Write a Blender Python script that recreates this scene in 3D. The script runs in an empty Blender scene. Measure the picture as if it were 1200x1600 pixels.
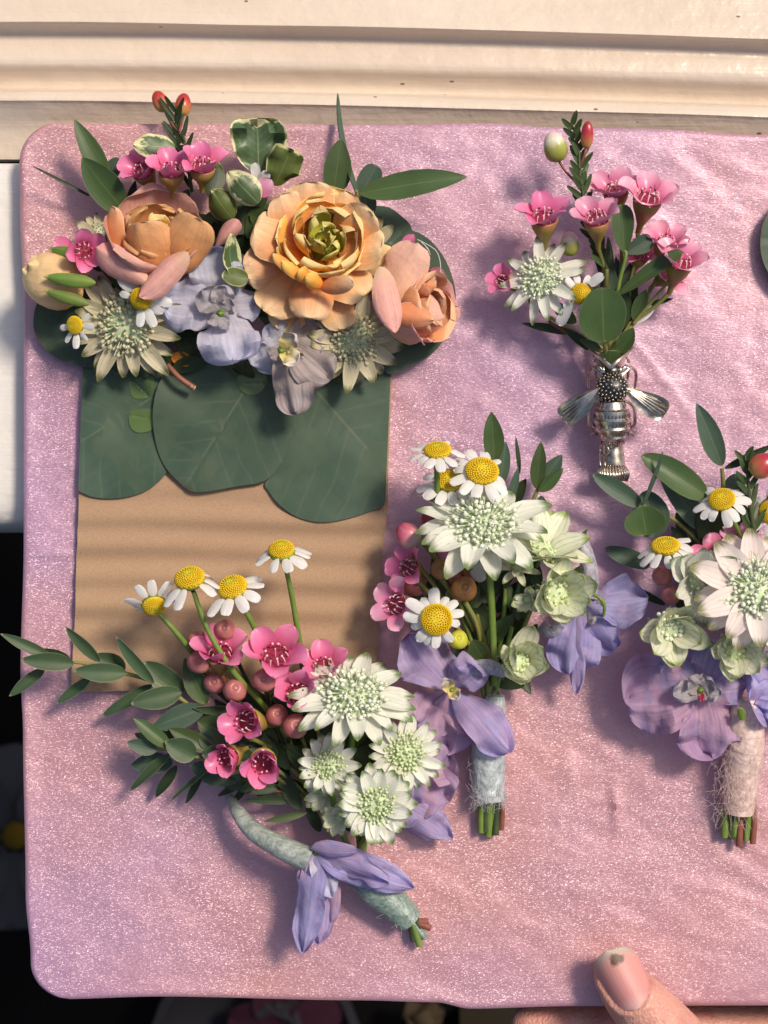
import bpy, math, random
from math import sin, cos, pi, radians as rad, sqrt
from mathutils import Vector, Matrix, noise

# ------------------------------------------------------------------ camera, sky, sun, exposure
SC = bpy.context.scene
COL = SC.collection
H = 0.5                      # camera height over the board (m)
S = 1 / 6000.0               # one photo pixel on the board (m)
cd = bpy.data.cameras.new('camera')
cam = bpy.data.objects.new('camera', cd)
COL.objects.link(cam)
cam.location = (0, 0, H)
cd.sensor_fit = 'VERTICAL'
cd.sensor_height = 24
cd.sensor_width = 18
cd.lens = 24 * H / (1600 * S)
cd.clip_start = 0.01
cd.clip_end = 50
cd.dof.use_dof = True
cd.dof.focus_distance = H - 0.012
cd.dof.aperture_fstop = 16
SC.camera = cam

SUN_DIR = Vector((0.52, 0.46, 0.95)).normalized()
world = bpy.data.worlds.new('World')
SC.world = world
world.use_nodes = True
wn = world.node_tree
sky = wn.nodes.new('ShaderNodeTexSky')
sky.sky_type = 'NISHITA'
sky.sun_disc = False
sky.sun_elevation = math.asin(SUN_DIR.z)
sky.sun_rotation = math.atan2(SUN_DIR.x, SUN_DIR.y)
sky.dust_density = 4.0
sky.ozone_density = 1.0
wn.nodes['Background'].inputs[1].default_value = 0.095
wn.links.new(sky.outputs[0], wn.nodes['Background'].inputs[0])
ld = bpy.data.lights.new('sun', 'SUN')
ld.energy = 3.1
ld.angle = rad(11)
ld.color = (1.0, 0.87, 0.70)
sun = bpy.data.objects.new('sun', ld)
COL.objects.link(sun)
sun.rotation_euler = SUN_DIR.to_track_quat('Z', 'Y').to_euler()
sun.location = SUN_DIR * 2
SC.view_settings.view_transform = 'Standard'
SC.view_settings.look = 'None'
SC.view_settings.exposure = 0.04
SC.view_settings.gamma = 1.0
SC.cycles.max_bounces = 8

# ------------------------------------------------------------------ helpers
R = random.Random(7)


def P(x, y, z=0.0):
    """photo pixel + height in mm -> a point of the place"""
    z = z * 0.001
    k = (H - z) / H * S
    return Vector(((x - 600) * k, (800 - y) * k, z))


def m(px):
    return px * S


def frame(N, spin=0.0):
    """rotation with local Z along N and local Y as near +Y as can be"""
    N = Vector(N).normalized()
    up = Vector((0, 1, 0))
    if abs(N.dot(up)) > .97:
        up = Vector((0, 0, -1 if N.y > 0 else 1))
    X = up.cross(N).normalized()
    Y = N.cross(X)
    Mx = Matrix((X, Y, N)).transposed().to_4x4()
    return Mx @ Matrix.Rotation(spin, 4, 'Z')


class MB:
    def __init__(s):
        s.v, s.f, s.mi, s.uv = [], [], [], []

    def grid(s, fn, nu, nv, mat=0, thick=0.0, nrm=None, us=None, vs=None, wrap=False):
        us = us or [-1 + 2 * i / nu for i in range(nu + 1)]
        vs = vs or [j / nv for j in range(nv + 1)]
        for layer in ((0, 1) if thick else (0,)):
            b = len(s.v)
            for vv in vs:
                for uu in us:
                    p = Vector(fn(uu, vv))
                    if layer:
                        p = p - Vector(nrm(uu, vv)) * thick
                    s.v.append(p)
                    s.uv.append((uu * .5 + .5, vv))
            nn = len(us)
            for j in range(len(vs) - 1):
                for i in range(nn - 1):
                    a = b + j * nn + i
                    q = (a, a + 1, a + nn + 1, a + nn)
                    s.f.append(q if layer == 0 else q[::-1])
                    s.mi.append(mat)
            if layer == 0:
                b0 = b
        if thick:
            nn, mm = len(us), len(vs)
            ring = [i for i in range(nn)] + [j * nn + nn - 1 for j in range(1, mm)] + \
                   [(mm - 1) * nn + i for i in range(nn - 2, -1, -1)] + [j * nn for j in range(mm - 2, 0, -1)]
            for k in range(len(ring)):
                i0, i1 = ring[k], ring[(k + 1) % len(ring)]
                s.f.append((b0 + i1, b0 + i0, b + i0, b + i1))
                s.mi.append(mat)

    def tube(s, pts, rad_, n=7, mat=0, cap=True, sub=3):
        pts = [Vector(p) for p in pts]
        if not isinstance(rad_, (list, tuple)):
            rad_ = [rad_] * len(pts)
        P2, R2 = [], []
        for i in range(len(pts) - 1):
            p0, p1, p2, p3 = pts[max(i - 1, 0)], pts[i], pts[i + 1], pts[min(i + 2, len(pts) - 1)]
            for k in range(sub):
                t = k / sub
                P2.append(.5 * ((2 * p1) + (p2 - p0) * t + (2 * p0 - 5 * p1 + 4 * p2 - p3) * t * t + (3 * p1 - p0 - 3 * p2 + p3) * t ** 3))
                R2.append(rad_[i] * (1 - t) + rad_[i + 1] * t)
        P2.append(pts[-1]); R2.append(rad_[-1])
        d = (P2[1] - P2[0]).normalized()
        a = d.orthogonal().normalized()
        b0 = len(s.v)
        for i, p in enumerate(P2):
            d = (P2[min(i + 1, len(P2) - 1)] - P2[max(i - 1, 0)]).normalized()
            a = (a - d * a.dot(d)).normalized()
            c = d.cross(a)
            for k in range(n):
                t = 2 * pi * k / n
                s.v.append(p + (a * cos(t) + c * sin(t)) * R2[i])
                s.uv.append((k / n, i / (len(P2) - 1)))
        for i in range(len(P2) - 1):
            for k in range(n):
                q = b0 + i * n
                s.f.append((q + k, q + (k + 1) % n, q + n + (k + 1) % n, q + n + k)); s.mi.append(mat)
        if cap:
            s.f.append(tuple(b0 + k for k in range(n))[::-1]); s.mi.append(mat)
            q = b0 + (len(P2) - 1) * n
            s.f.append(tuple(q + k for k in range(n))); s.mi.append(mat)

    def lathe(s, prof, M=None, n=16, mat=0, wob=0.0):
        """prof = [(r, z)...] about local Z"""
        M = M or Matrix.Identity(4)
        b0 = len(s.v)
        for j, (r, z) in enumerate(prof):
            for k in range(n):
                t = 2 * pi * k / n
                rr = r * (1 + wob * sin(3 * t + j))
                s.v.append(M @ Vector((rr * cos(t), rr * sin(t), z)))
                s.uv.append((k / n, j / (len(prof) - 1)))
        for j in range(len(prof) - 1):
            for k in range(n):
                q = b0 + j * n
                s.f.append((q + k, q + (k + 1) % n, q + n + (k + 1) % n, q + n + k)); s.mi.append(mat)
        s.f.append(tuple(b0 + k for k in range(n))[::-1]); s.mi.append(mat)
        q = b0 + (len(prof) - 1) * n
        s.f.append(tuple(q + k for k in range(n))); s.mi.append(mat)

    def ball(s, c, r, mat=0, n=6, k=4, M=None, sz=1.0):
        pr = [(r * sin(pi * (j + .02) / (k + .04)), -r * sz * cos(pi * (j + .02) / (k + .04))) for j in range(k + 1)]
        MM = Matrix.Translation(Vector(c)) @ (M or Matrix.Identity(4))
        s.lathe(pr, MM, n, mat)

    def mesh(s, name, mats, smooth=True, sharp=60):
        me = bpy.data.meshes.new(name)
        me.from_pydata([tuple(v) for v in s.v], [], s.f)
        uvl = me.uv_layers.new(name='UVMap')
        idx = [0] * len(me.loops)
        me.loops.foreach_get('vertex_index', idx)
        flat = [c for i in idx for c in s.uv[i]]
        uvl.data.foreach_set('uv', flat)
        for mt in (mats if isinstance(mats, (list, tuple)) else [mats]):
            me.materials.append(mt)
        me.polygons.foreach_set('material_index', s.mi)
        me.polygons.foreach_set('use_smooth', [smooth] * len(me.polygons))
        if smooth and sharp:
            me.set_sharp_from_angle(angle=rad(sharp))
        me.update()
        return me


WM = {}


def thing(name, label, cat, loc, group=None):
    o = bpy.data.objects.new(name, None)
    COL.objects.link(o)
    o.empty_display_size = .01
    o.location = loc
    o['label'] = label
    o['category'] = cat
    if group:
        o['group'] = group
    WM[o] = Matrix.Translation(Vector(loc))
    return o


def put(name, me, parent=None, M=None, kind=None):
    o = bpy.data.objects.new(name, me)
    COL.objects.link(o)
    M = M or Matrix.Identity(4)
    WM[o] = M
    if parent is not None:
        o.parent = parent
        o.matrix_local = WM[parent].inverted() @ M
    else:
        o.matrix_local = M
    if kind:
        o['kind'] = kind
    return o


def local(mb, org):
    for i, v in enumerate(mb.v):
        mb.v[i] = v - org
    return Matrix.Translation(org)


PROF = {'lance': (.65, .85), 'ovate': (.5, .6), 'round': (.5, .5), 'obov': (.75, .42), 'broad': (.45, .33), 'strap': (.4, .3),
        'spoon': (.8, .36), 'grass': (.25, .5), 'bract': (.5, .62), 'lens': (.6, .6), 'tri': (.9, .5), 'fan': (.9, .3)}


def profile(pr):
    a, b = PROF[pr] if isinstance(pr, str) else pr
    vm = a / (a + b)
    k = vm ** a * (1 - vm) ** b
    return lambda v: (max(v, 0) ** a) * (max(1 - v, 0) ** b) / k


_cache = {}


def blade(L, w, pr='lance', th0=0.0, th1=0.0, th2=0.0, cup=0.0, fold=0.0, ruf=0.0, nr=3, seed=0, nu=6, nv=10, thick=0.0,
          chord=False, mat=None, notch=0.0, twist=0.0, name='leaf'):
    """a leaf or petal: base at the origin, length along +Y, upper side +Z. angles in degrees (elevation along its length)."""
    key = (round(L, 5), round(w, 5), pr, th0, th1, th2, cup, fold, ruf, nr, seed, nu, nv, thick, chord, mat.name, notch, twist)
    if key in _cache:
        return _cache[key]
    pf = profile(pr)
    n = 40
    ys, zs, th = [0.0], [0.0], []
    for i in range(n):
        t = (i + .5) / n
        a = rad(th0 + th1 * t + th2 * t * t)
        ys.append(ys[-1] + cos(a) / n); zs.append(zs[-1] + sin(a) / n)
    rot, sc = 0.0, L
    if chord:
        rot = -math.atan2(zs[-1], ys[-1]); sc = L / max(.2, sqrt(ys[-1] ** 2 + zs[-1] ** 2))
    rg = random.Random(seed)
    ph1, ph2, ph3 = [rg.uniform(0, 6.28) for _ in range(3)]

    def cl(v):
        f = v * n; i = min(int(f), n - 1); f -= i
        y = ys[i] + (ys[i + 1] - ys[i]) * f; z = zs[i] + (zs[i + 1] - zs[i]) * f
        a = rad(th0 + th1 * v + th2 * v * v) + rot
        return (y * cos(rot) - z * sin(rot)) * sc, (y * sin(rot) + z * cos(rot)) * sc, a

    def fn(u, v):
        y, z, a = cl(v)
        pw = pf(v)
        hw = w * .5 * pw
        x = u * hw * (1 + .06 * sin(5 * v + ph3) * (1 if u > 0 else -1))
        h = cup * w * u * u * pw + fold * w * abs(u) * pw
        h += ruf * w * pw * abs(u) ** 1.5 * sin(nr * pi * v + (ph1 if u > 0 else ph2))
        h += ruf * .6 * w * sin(nr * 1.7 * u + ph3) * v * v
        h += ruf * .35 * w * sin(nr * 2.6 * pi * v + 2 * u + ph1) * abs(u) * pw + ruf * .25 * w * sin(nr * 3.1 * u + ph2) * v ** 3
        if notch:
            y -= notch * L * (v ** 6) * max(0, 1 - abs(u) * 2.2)
        if twist:
            tw = rad(twist) * v
            x, h = x * cos(tw) - h * sin(tw), x * sin(tw) + h * cos(tw)
        return (x, y - sin(a) * h, z + cos(a) * h)

    def nrm(u, v):
        a = cl(v)[2]
        return (0, -sin(a), cos(a))
    mb = MB()
    vs = [(1 - cos(pi * j / nv)) / 2 for j in range(nv + 1)]
    mb.grid(fn, nu, nv, thick=thick, nrm=nrm, vs=vs)
    me = mb.mesh(name, mat)
    _cache[key] = me
    return me


def aim(B, T, roll=0.0, up=None):
    Y = (T - B).normalized()
    up = Vector(up) if up is not None else Vector((0, 0, 1))
    N = up - Y * up.dot(Y)
    if N.length < .05:
        N = Vector((0, 1, 0)) - Y * Y.y
    N.normalize()
    X = Y.cross(N)
    Mx = Matrix((X, Y, N)).transposed().to_4x4()
    return Matrix.Translation(B) @ Mx @ Matrix.Rotation(rad(roll), 4, 'Y')


_seed = [0]


def leaf(par, b, t, w, mat, pr='lance', bend=0, cup=.06, roll=0, ruf=0, nr=3, fold=0, name='leaf', thick=.00022, th2=0, notch=0, twist=0, nu=6, nv=10):
    """b, t = (px, py, z mm) of base and tip; w = width in px; bend in degrees (+ arches up in the middle)"""
    B, T = P(*b), P(*t)
    _seed[0] += 1
    if name == 'petal':
        thick = min(thick, .00007)
        ruf = max(ruf, .05)
    me = blade((T - B).length, m(w), pr, 0, -bend, th2, cup, fold, ruf, nr, _seed[0], nu, nv, thick, True, mat, notch, twist, name)
    return put(name, me, par, aim(B, T, roll))


def stem(par, pts, r, mat, name='stem', n=7):
    """pts = [(px,py,z)...], r px radius or list"""
    mb = MB()
    W = [P(*p) for p in pts]
    mb.tube(W, [m(q) for q in r] if isinstance(r, (list, tuple)) else m(r), n)
    M = local(mb, W[0])
    return put(name, mb.mesh(name, mat), par, M)
# ------------------------------------------------------------------ materials
def nodes(name):
    mt = bpy.data.materials.new(name)
    mt.use_nodes = True
    t = mt.node_tree
    bs = t.nodes['Principled BSDF']
    return mt, t, bs, t.nodes['Material Output']


def N_(t, typ, **kw):
    n = t.nodes.new(typ)
    for k, v in kw.items():
        setattr(n, k, v)
    return n


def ramp(t, fac, stops, interp='LINEAR'):
    r = t.nodes.new('ShaderNodeValToRGB')
    r.color_ramp.interpolation = interp
    e = r.color_ramp.elements
    while len(e) < len(stops):
        e.new(.5)
    for i, (p, c) in enumerate(stops):
        e[i].position = p
        e[i].color = (*c, 1) if len(c) == 3 else c
    t.links.new(fac, r.inputs[0])
    return r.outputs[0]


def mix(t, fac, a, b, mode='MIX'):
    n = t.nodes.new('ShaderNodeMix')
    n.data_type = 'RGBA'
    n.blend_type = mode
    for s, v in ((n.inputs[0], fac), (n.inputs[6], a), (n.inputs[7], b)):
        if isinstance(v, (int, float)):
            s.default_value = v
        elif isinstance(v, tuple):
            s.default_value = (*v, 1)
        else:
            t.links.new(v, s)
    return n.outputs[2]


def mth(t, op, a, b=None, c=None, clamp=False):
    n = t.nodes.new('ShaderNodeMath')
    n.operation = op
    n.use_clamp = clamp
    for i, v in enumerate((a, b, c)):
        if v is None:
            continue
        if isinstance(v, (int, float)):
            n.inputs[i].default_value = v
        else:
            t.links.new(v, n.inputs[i])
    return n.outputs[0]


def noise_(t, vec, scale, detail=3, rough=.55, out=0):
    n = t.nodes.new('ShaderNodeTexNoise')
    n.inputs['Scale'].default_value = scale
    n.inputs['Detail'].default_value = detail
    n.inputs['Roughness'].default_value = rough
    if vec is not None:
        t.links.new(vec, n.inputs['Vector'])
    return n.outputs[out]


def mapping(t, vec, scale=(1, 1, 1), loc=(0, 0, 0), rot=(0, 0, 0)):
    n = t.nodes.new('ShaderNodeMapping')
    n.inputs['Scale'].default_value = scale
    n.inputs['Location'].default_value = loc
    n.inputs['Rotation'].default_value = rot
    t.links.new(vec, n.inputs['Vector'])
    return n.outputs[0]


def bump(t, h, strength, dist, normal=None):
    n = t.nodes.new('ShaderNodeBump')
    n.inputs['Strength'].default_value = strength
    n.inputs['Distance'].default_value = dist
    t.links.new(h, n.inputs['Height'])
    if normal is not None:
        t.links.new(normal, n.inputs['Normal'])
    return n.outputs[0]


def blade_mat(name, stops, vein=None, vs=.4, vf=14, edge=None, ew=.1, en=.06, midrib=None, mw=.05, rough=.5, tr=.25, trc=None,
              bd=.00012, bs_=.5, var=.12, spec=.35, sheen=0.0, blot=None, blotv=.5, nerves=False, lines=0, lw=.5, tp=0.0, crumple=0.0):
    """petal / leaf skin from its own UV: colour along the length, veins along it, margin, midrib"""
    mt, t, bs, out = nodes(name)
    uvn = N_(t, 'ShaderNodeUVMap')
    sep = N_(t, 'ShaderNodeSeparateXYZ')
    t.links.new(uvn.outputs[0], sep.inputs[0])
    U, V = sep.outputs[0], sep.outputs[1]
    ua = mth(t, 'ABSOLUTE', mth(t, 'MULTIPLY_ADD', U, 2.0, -1.0))
    obj = N_(t, 'ShaderNodeObjectInfo')
    tc = N_(t, 'ShaderNodeTexCoord')
    off = N_(t, 'ShaderNodeCombineXYZ')
    t.links.new(mth(t, 'MULTIPLY', obj.outputs['Random'], 37.0), off.inputs[2])
    vadd = N_(t, 'ShaderNodeVectorMath', operation='ADD')
    t.links.new(uvn.outputs[0], vadd.inputs[0]); t.links.new(off.outputs[0], vadd.inputs[1])
    uvo = vadd.outputs[0]
    # wobble the ramp so colour zones have ragged limits
    wob = noise_(t, mapping(t, uvo, (7, 2.2, 1)), 1.0, 3)
    V2 = mth(t, 'ADD', V, mth(t, 'MULTIPLY_ADD', wob, .22, -.11))
    c = ramp(t, V2, stops)
    streak = noise_(t, mapping(t, uvo, (vf, .9, 1)), 1.0, 4, .6)
    sh = ramp(t, streak, [(.42, (0, 0, 0)), (.62, (1, 1, 1))])
    if vein:
        c = mix(t, mth(t, 'MULTIPLY', sh, vs), c, vein)
    if lines:
        # thin parallel nerves running the length of the petal, slightly wavering
        uw = mth(t, 'ADD', U, mth(t, 'MULTIPLY_ADD', noise_(t, mapping(t, uvo, (2.5, 5, 1)), 1.0, 3), .10, -.05))
        ln = mth(t, 'ABSOLUTE', mth(t, 'COSINE', mth(t, 'MULTIPLY', uw, lines * pi)))
        ln = mth(t, 'POWER', ln, 14.0)
        ln = mth(t, 'MULTIPLY', ln, mth(t, 'MULTIPLY_ADD', noise_(t, mapping(t, uvo, (9, 4, 1)), 1.0, 2), 1.6, -.25, True))
        c = mix(t, mth(t, 'MULTIPLY', ln, lw), c, vein)
    if nerves:
        # side nerves running outward and forward from the midrib
        w_ = N_(t, 'ShaderNodeTexWave', wave_type='BANDS', bands_direction='Y')
        w_.inputs['Scale'].default_value = 2.2
        w_.inputs['Distortion'].default_value = 2.0
        w_.inputs['Detail'].default_value = 1.0
        w_.inputs['Detail Scale'].default_value = 1.2
        cmb = N_(t, 'ShaderNodeCombineXYZ')
        t.links.new(ua, cmb.inputs[0])
        t.links.new(mth(t, 'MULTIPLY_ADD', ua, -.35, V), cmb.inputs[1])
        t.links.new(cmb.outputs[0], w_.inputs['Vector'])
        nv_ = ramp(t, w_.outputs[1], [(.93, (0, 0, 0)), (.99, (1, 1, 1))])
        c = mix(t, mth(t, 'MULTIPLY', nv_, .26), c, midrib)
    if midrib:
        mr = mth(t, 'LESS_THAN', ua, mw)
        mr = mth(t, 'MULTIPLY', mr, mth(t, 'MULTIPLY_ADD', V, -.5, .85))
        c = mix(t, mr, c, midrib)
    if blot:
        bl = noise_(t, mapping(t, uvo, (3, 4, 1)), 1.0, 4, .6)
        c = mix(t, ramp(t, bl, [(blotv, (0, 0, 0)), (blotv + .06, (1, 1, 1))]), c, blot)
    if edge:
        e = mth(t, 'MAXIMUM', ua, mth(t, 'MULTIPLY', V, 1.0))
        en_ = noise_(t, mapping(t, uvo, (9, 9, 1)), 1.0, 3)
        e = mth(t, 'ADD', e, mth(t, 'MULTIPLY_ADD', en_, 2 * en, -en))
        c = mix(t, ramp(t, e, [(1 - ew, (0, 0, 0)), (1 - ew * .6, (1, 1, 1))]), c, edge)
    # each piece a little different, soft mottling
    mo = noise_(t, mapping(t, tc.outputs['Object'], (160, 160, 160)), 1.0, 4)
    hsv = N_(t, 'ShaderNodeHueSaturation')
    t.links.new(c, hsv.inputs['Color'])
    vv = mth(t, 'MULTIPLY_ADD', obj.outputs['Random'], 2 * var, 1 - var)
    vv = mth(t, 'MULTIPLY', vv, mth(t, 'MULTIPLY_ADD', mo, .56, .72))
    t.links.new(vv, hsv.inputs['Value'])
    t.links.new(mth(t, 'MULTIPLY_ADD', obj.outputs['Random'], .016, .492), hsv.inputs['Hue'])
    c = hsv.outputs[0]
    t.links.new(c, bs.inputs['Base Color'])
    bs.inputs['Roughness'].default_value = rough
    bs.inputs['Specular IOR Level'].default_value = spec
    if sheen:
        bs.inputs['Sheen Weight'].default_value = sheen
    nb = bump(t, streak, bs_, bd)
    if crumple:
        nb = bump(t, noise_(t, mapping(t, tc.outputs['Object'], (210, 210, 210)), 1.0, 4, .6), 1.0, crumple, nb)
    t.links.new(nb, bs.inputs['Normal'])
    if tr:
        tl = N_(t, 'ShaderNodeBsdfTranslucent')
        t.links.new(c, tl.inputs[0])
        if trc:
            t.links.new(mix(t, .5, c, trc), tl.inputs[0])
        ms = N_(t, 'ShaderNodeMixShader')
        ms.inputs[0].default_value = tr
        t.links.new(bs.outputs[0], ms.inputs[1]); t.links.new(tl.outputs[0], ms.inputs[2])
        if tp:
            tb = N_(t, 'ShaderNodeBsdfTransparent')
            m3 = N_(t, 'ShaderNodeMixShader')
            m3.inputs[0].default_value = tp
            t.links.new(ms.outputs[0], m3.inputs[1]); t.links.new(tb.outputs[0], m3.inputs[2])
            ms = m3
        t.links.new(ms.outputs[0], out.inputs[0])
    return mt


def simple(name, col, rough=.5, col2=None, nscale=400, metallic=0.0, bstr=0.0, bdist=.0002, bscale=900, spec=.4, bstretch=(1, 1, 1), sss=0.0):
    mt, t, bs, out = nodes(name)
    tc = N_(t, 'ShaderNodeTexCoord')
    if col2:
        n = noise_(t, tc.outputs['Object'], nscale, 4)
        t.links.new(ramp(t, n, [(.35, col), (.65, col2)]), bs.inputs['Base Color'])
    else:
        bs.inputs['Base Color'].default_value = (*col, 1)
    bs.inputs['Roughness'].default_value = rough
    bs.inputs['Metallic'].default_value = metallic
    bs.inputs['Specular IOR Level'].default_value = spec
    if sss:
        bs.inputs['Subsurface Weight'].default_value = sss
        bs.inputs['Subsurface Radius'].default_value = (.004, .0018, .001)
        bs.inputs['Subsurface Scale'].default_value = 1.0
    if bstr:
        n = noise_(t, mapping(t, tc.outputs['Object'], bstretch), bscale, 4)
        t.links.new(bump(t, n, bstr, bdist), bs.inputs['Normal'])
    return mt


G = {}
# leaves
G['leaf'] = blade_mat('green_leaf', [(0, (.075, .115, .034)), (.5, (.050, .092, .028)), (1, (.062, .105, .036))], vein=(.06, .10, .035), vs=.35,
                      midrib=(.12, .17, .06), mw=.035, edge=(.10, .13, .05), ew=.05, en=.01, rough=.42, tr=.10, spec=.4)
G['leafgrey'] = blade_mat('bluish_leaf', [(0, (.07, .11, .07)), (1, (.055, .10, .072))], vein=(.09, .14, .10), vs=.35,
                          midrib=(.14, .20, .12), mw=.035, edge=(.13, .17, .11), ew=.05, en=.01, rough=.5, tr=.10)
G['leafdark'] = blade_mat('dark_leaf', [(0, (.036, .058, .02)), (1, (.020, .038, .014))], vein=(.03, .05, .02), vs=.4, midrib=(.06, .09, .04), mw=.03, rough=.45, tr=.05)
G['myrtle'] = blade_mat('sprig_leaf', [(0, (.065, .11, .045)), (1, (.046, .09, .046))], vein=(.06, .10, .05), vs=.3,
                        midrib=(.09, .13, .06), mw=.03, edge=(.20, .23, .12), ew=.07, en=.015, rough=.45, tr=.08)
G['euc'] = blade_mat('eucalyptus_leaf', [(0, (.045, .080, .047)), (1, (.040, .080, .053))], vein=(.06, .102, .067), vs=.5, vf=9, midrib=(.115, .135, .085), mw=.013,
                     edge=(.08, .06, .035), ew=.022, en=.006, rough=.46, tr=.06, nerves=True, spec=.45, bd=.00012, blot=(.056, .093, .056), blotv=.50)
G['vari'] = blade_mat('variegated_leaf', [(0, (.09, .14, .05)), (1, (.055, .11, .045))], vein=(.13, .19, .09), vs=.6, vf=7, midrib=(.26, .32, .17), mw=.04,
                      edge=(.72, .70, .40), ew=.30, en=.26, rough=.4, tr=.15, spec=.45)
G['vari2'] = blade_mat('thin_margined_leaf', [(0, (.09, .14, .055)), (1, (.060, .115, .055))], vein=(.12, .18, .09), vs=.6, vf=7, midrib=(.26, .32, .17), mw=.03,
                       edge=(.70, .68, .40), ew=.10, en=.07, rough=.38, tr=.15, spec=.5, nerves=True)
G['varig'] = blade_mat('olive_leaf', [(0, (.12, .16, .035)), (1, (.10, .15, .035))], vein=(.15, .19, .06), vs=.5, vf=7, midrib=(.2, .25, .1), mw=.03,
                       edge=(.6, .6, .3), ew=.09, en=.07, rough=.45, tr=.2)
# ranunculus
G['r_or'] = blade_mat('apricot_petal', [(0, (.88, .28, .07)), (.45, (.90, .42, .15)), (.75, (.91, .58, .30)), (1, (.92, .76, .48))], vein=(.84, .34, .20), vs=.32, vf=26, lines=23, lw=.25, crumple=.0005,
                      edge=(.87, .66, .36), ew=.05, en=.04, rough=.55, tr=.20, bd=.0001, spec=.25, var=.06)
G['r_in'] = blade_mat('golden_petal', [(0, (.86, .25, .03)), (.5, (.88, .41, .08)), (1, (.90, .60, .16))], vein=(.82, .30, .08), vs=.25, vf=24, lines=19, lw=.2, crumple=.0004,
                      edge=(.87, .68, .32), ew=.05, en=.04, rough=.55, tr=.20, spec=.2, var=.08)
G['r_gr'] = blade_mat('green_gold_petal', [(0, (.48, .47, .05)), (.55, (.60, .56, .09)), (1, (.78, .64, .17))], vein=(.33, .36, .05), vs=.35, vf=18,
                      edge=(.78, .66, .25), ew=.05, en=.04, rough=.55, tr=.20, spec=.2, var=.08)
G['r_br'] = blade_mat('brown_apricot_petal', [(0, (.84, .36, .13)), (.6, (.85, .43, .17)), (1, (.87, .52, .24))], vein=(.62, .26, .13), vs=.32, vf=26, lines=23, lw=.22, crumple=.0004,
                      edge=(.74, .44, .22), ew=.06, en=.03, rough=.55, tr=.20, spec=.2, var=.06)
G['r_pk'] = blade_mat('pink_petal', [(0, (.84, .56, .34)), (.3, (.84, .42, .34)), (1, (.84, .38, .35))], vein=(.88, .62, .56), vs=.5, vf=30, lines=19, lw=.4, crumple=.0004,
                      rough=.55, tr=.20, bd=.00020, bs_=.7, spec=.25, var=.05)
G['r_dk'] = blade_mat('dusky_petal', [(0, (.68, .34, .22)), (1, (.72, .38, .31))], vein=(.78, .54, .48), vs=.5, vf=30, rough=.55, tr=.20, spec=.2, var=.05)
G['r_co'] = blade_mat('coral_petal', [(0, (.80, .30, .12)), (.7, (.80, .34, .16)), (1, (.82, .42, .24))], vein=(.74, .30, .18), vs=.3, vf=26, lines=21, lw=.25, crumple=.0004,
                      edge=(.84, .50, .32), ew=.06, en=.03, rough=.55, tr=.20, spec=.2, var=.06)
G['r_pp'] = blade_mat('pale_peach_petal', [(0, (.84, .52, .28)), (.5, (.86, .52, .36)), (1, (.86, .56, .46))], vein=(.80, .42, .30), vs=.4, vf=28, lines=21, lw=.3, crumple=.0005, rough=.55, tr=.20, spec=.2, var=.05)
G['bud_y'] = blade_mat('cream_bud_petal', [(0, (.74, .46, .20)), (.5, (.82, .58, .30)), (1, (.86, .68, .38))], vein=(.76, .48, .24), vs=.4, vf=18, lines=15, lw=.25, crumple=.0005, rough=.5, tr=.15, var=.05)
G['sepal'] = blade_mat('green_sepal', [(0, (.20, .28, .05)), (1, (.07, .17, .025))], vein=(.25, .33, .08), vs=.4, edge=(.35, .38, .14), ew=.1, rough=.5, tr=.15)
# astrantia, daisies
def ast(name, base, tipc, midc, veinc, tr=.28, vs=.5):
    return blade_mat(name, [(0, base), (.22, midc), (.80, midc), (.92, tipc), (1, tipc)], vein=veinc, vs=vs * .35, vf=6.5, lines=5, lw=.75, rough=.55, tr=tr, bd=.0001, bs_=.6, var=.05, spec=.25)
G['ast'] = ast('white_bract', (.50, .58, .36), (.13, .21, .06), (.82, .83, .76), (.58, .64, .44))
G['astg'] = ast('greenish_bract', (.42, .52, .20), (.34, .42, .14), (.84, .85, .70), (.30, .42, .12), .25, .36)
G['astp'] = ast('pinkish_bract', (.55, .60, .38), (.20, .26, .09), (.84, .79, .75), (.80, .52, .52))
G['asts'] = ast('shade_darkened_bract', (.42, .42, .22), (.12, .14, .05), (.66, .60, .43), (.36, .33, .18))  # bract colour darkened to stand in for the shade of the big flowers
G['head'] = simple('floret_head', (.82, .84, .74), .5, (.66, .72, .54), 700)
G['headd'] = simple('shade_darkened_floret_head', (.66, .60, .44), .5, (.46, .44, .28), 700)  # floret heads with that same shade put into their colour
G['headg'] = simple('green_floret_head', (.74, .80, .52), .5, (.50, .62, .28), 700)
G['fstalk'] = simple('floret_stalk', (.50, .62, .36), .5, (.62, .70, .50), 300)
G['eye'] = simple('floret_eye', (.16, .20, .08), .6)
G['daisy'] = blade_mat('white_petal', [(0, (.80, .80, .70)), (.3, (.85, .85, .83)), (1, (.86, .86, .86))], vein=(.72, .73, .74), vs=.35, vf=5, rough=.5, tr=.22, bd=.00012, var=.03)
G['disc'] = simple('yellow_disc', (.80, .50, .010), .55, (.72, .56, .02), 900)
G['discg'] = simple('green_disc_centre', (.45, .50, .05), .55, (.62, .56, .04), 900)
G['calyx'] = simple('green_calyx', (.10, .18, .035), .5, (.16, .24, .06), 500, bstr=.3)
G['stem'] = simple('green_stem', (.13, .22, .035), .45, (.19, .27, .06), 250, bstr=.25, bstretch=(1, .15, 1))
G['stemy'] = simple('olive_stem', (.26, .24, .07), .5, (.17, .20, .05), 250, bstr=.3)
G['stemd'] = simple('dark_stem', (.035, .055, .02), .5, (.06, .08, .03), 250, bstr=.3)
G['stemr'] = simple('red_brown_stem', (.20, .06, .05), .45, (.26, .10, .06), 300, bstr=.3)
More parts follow.
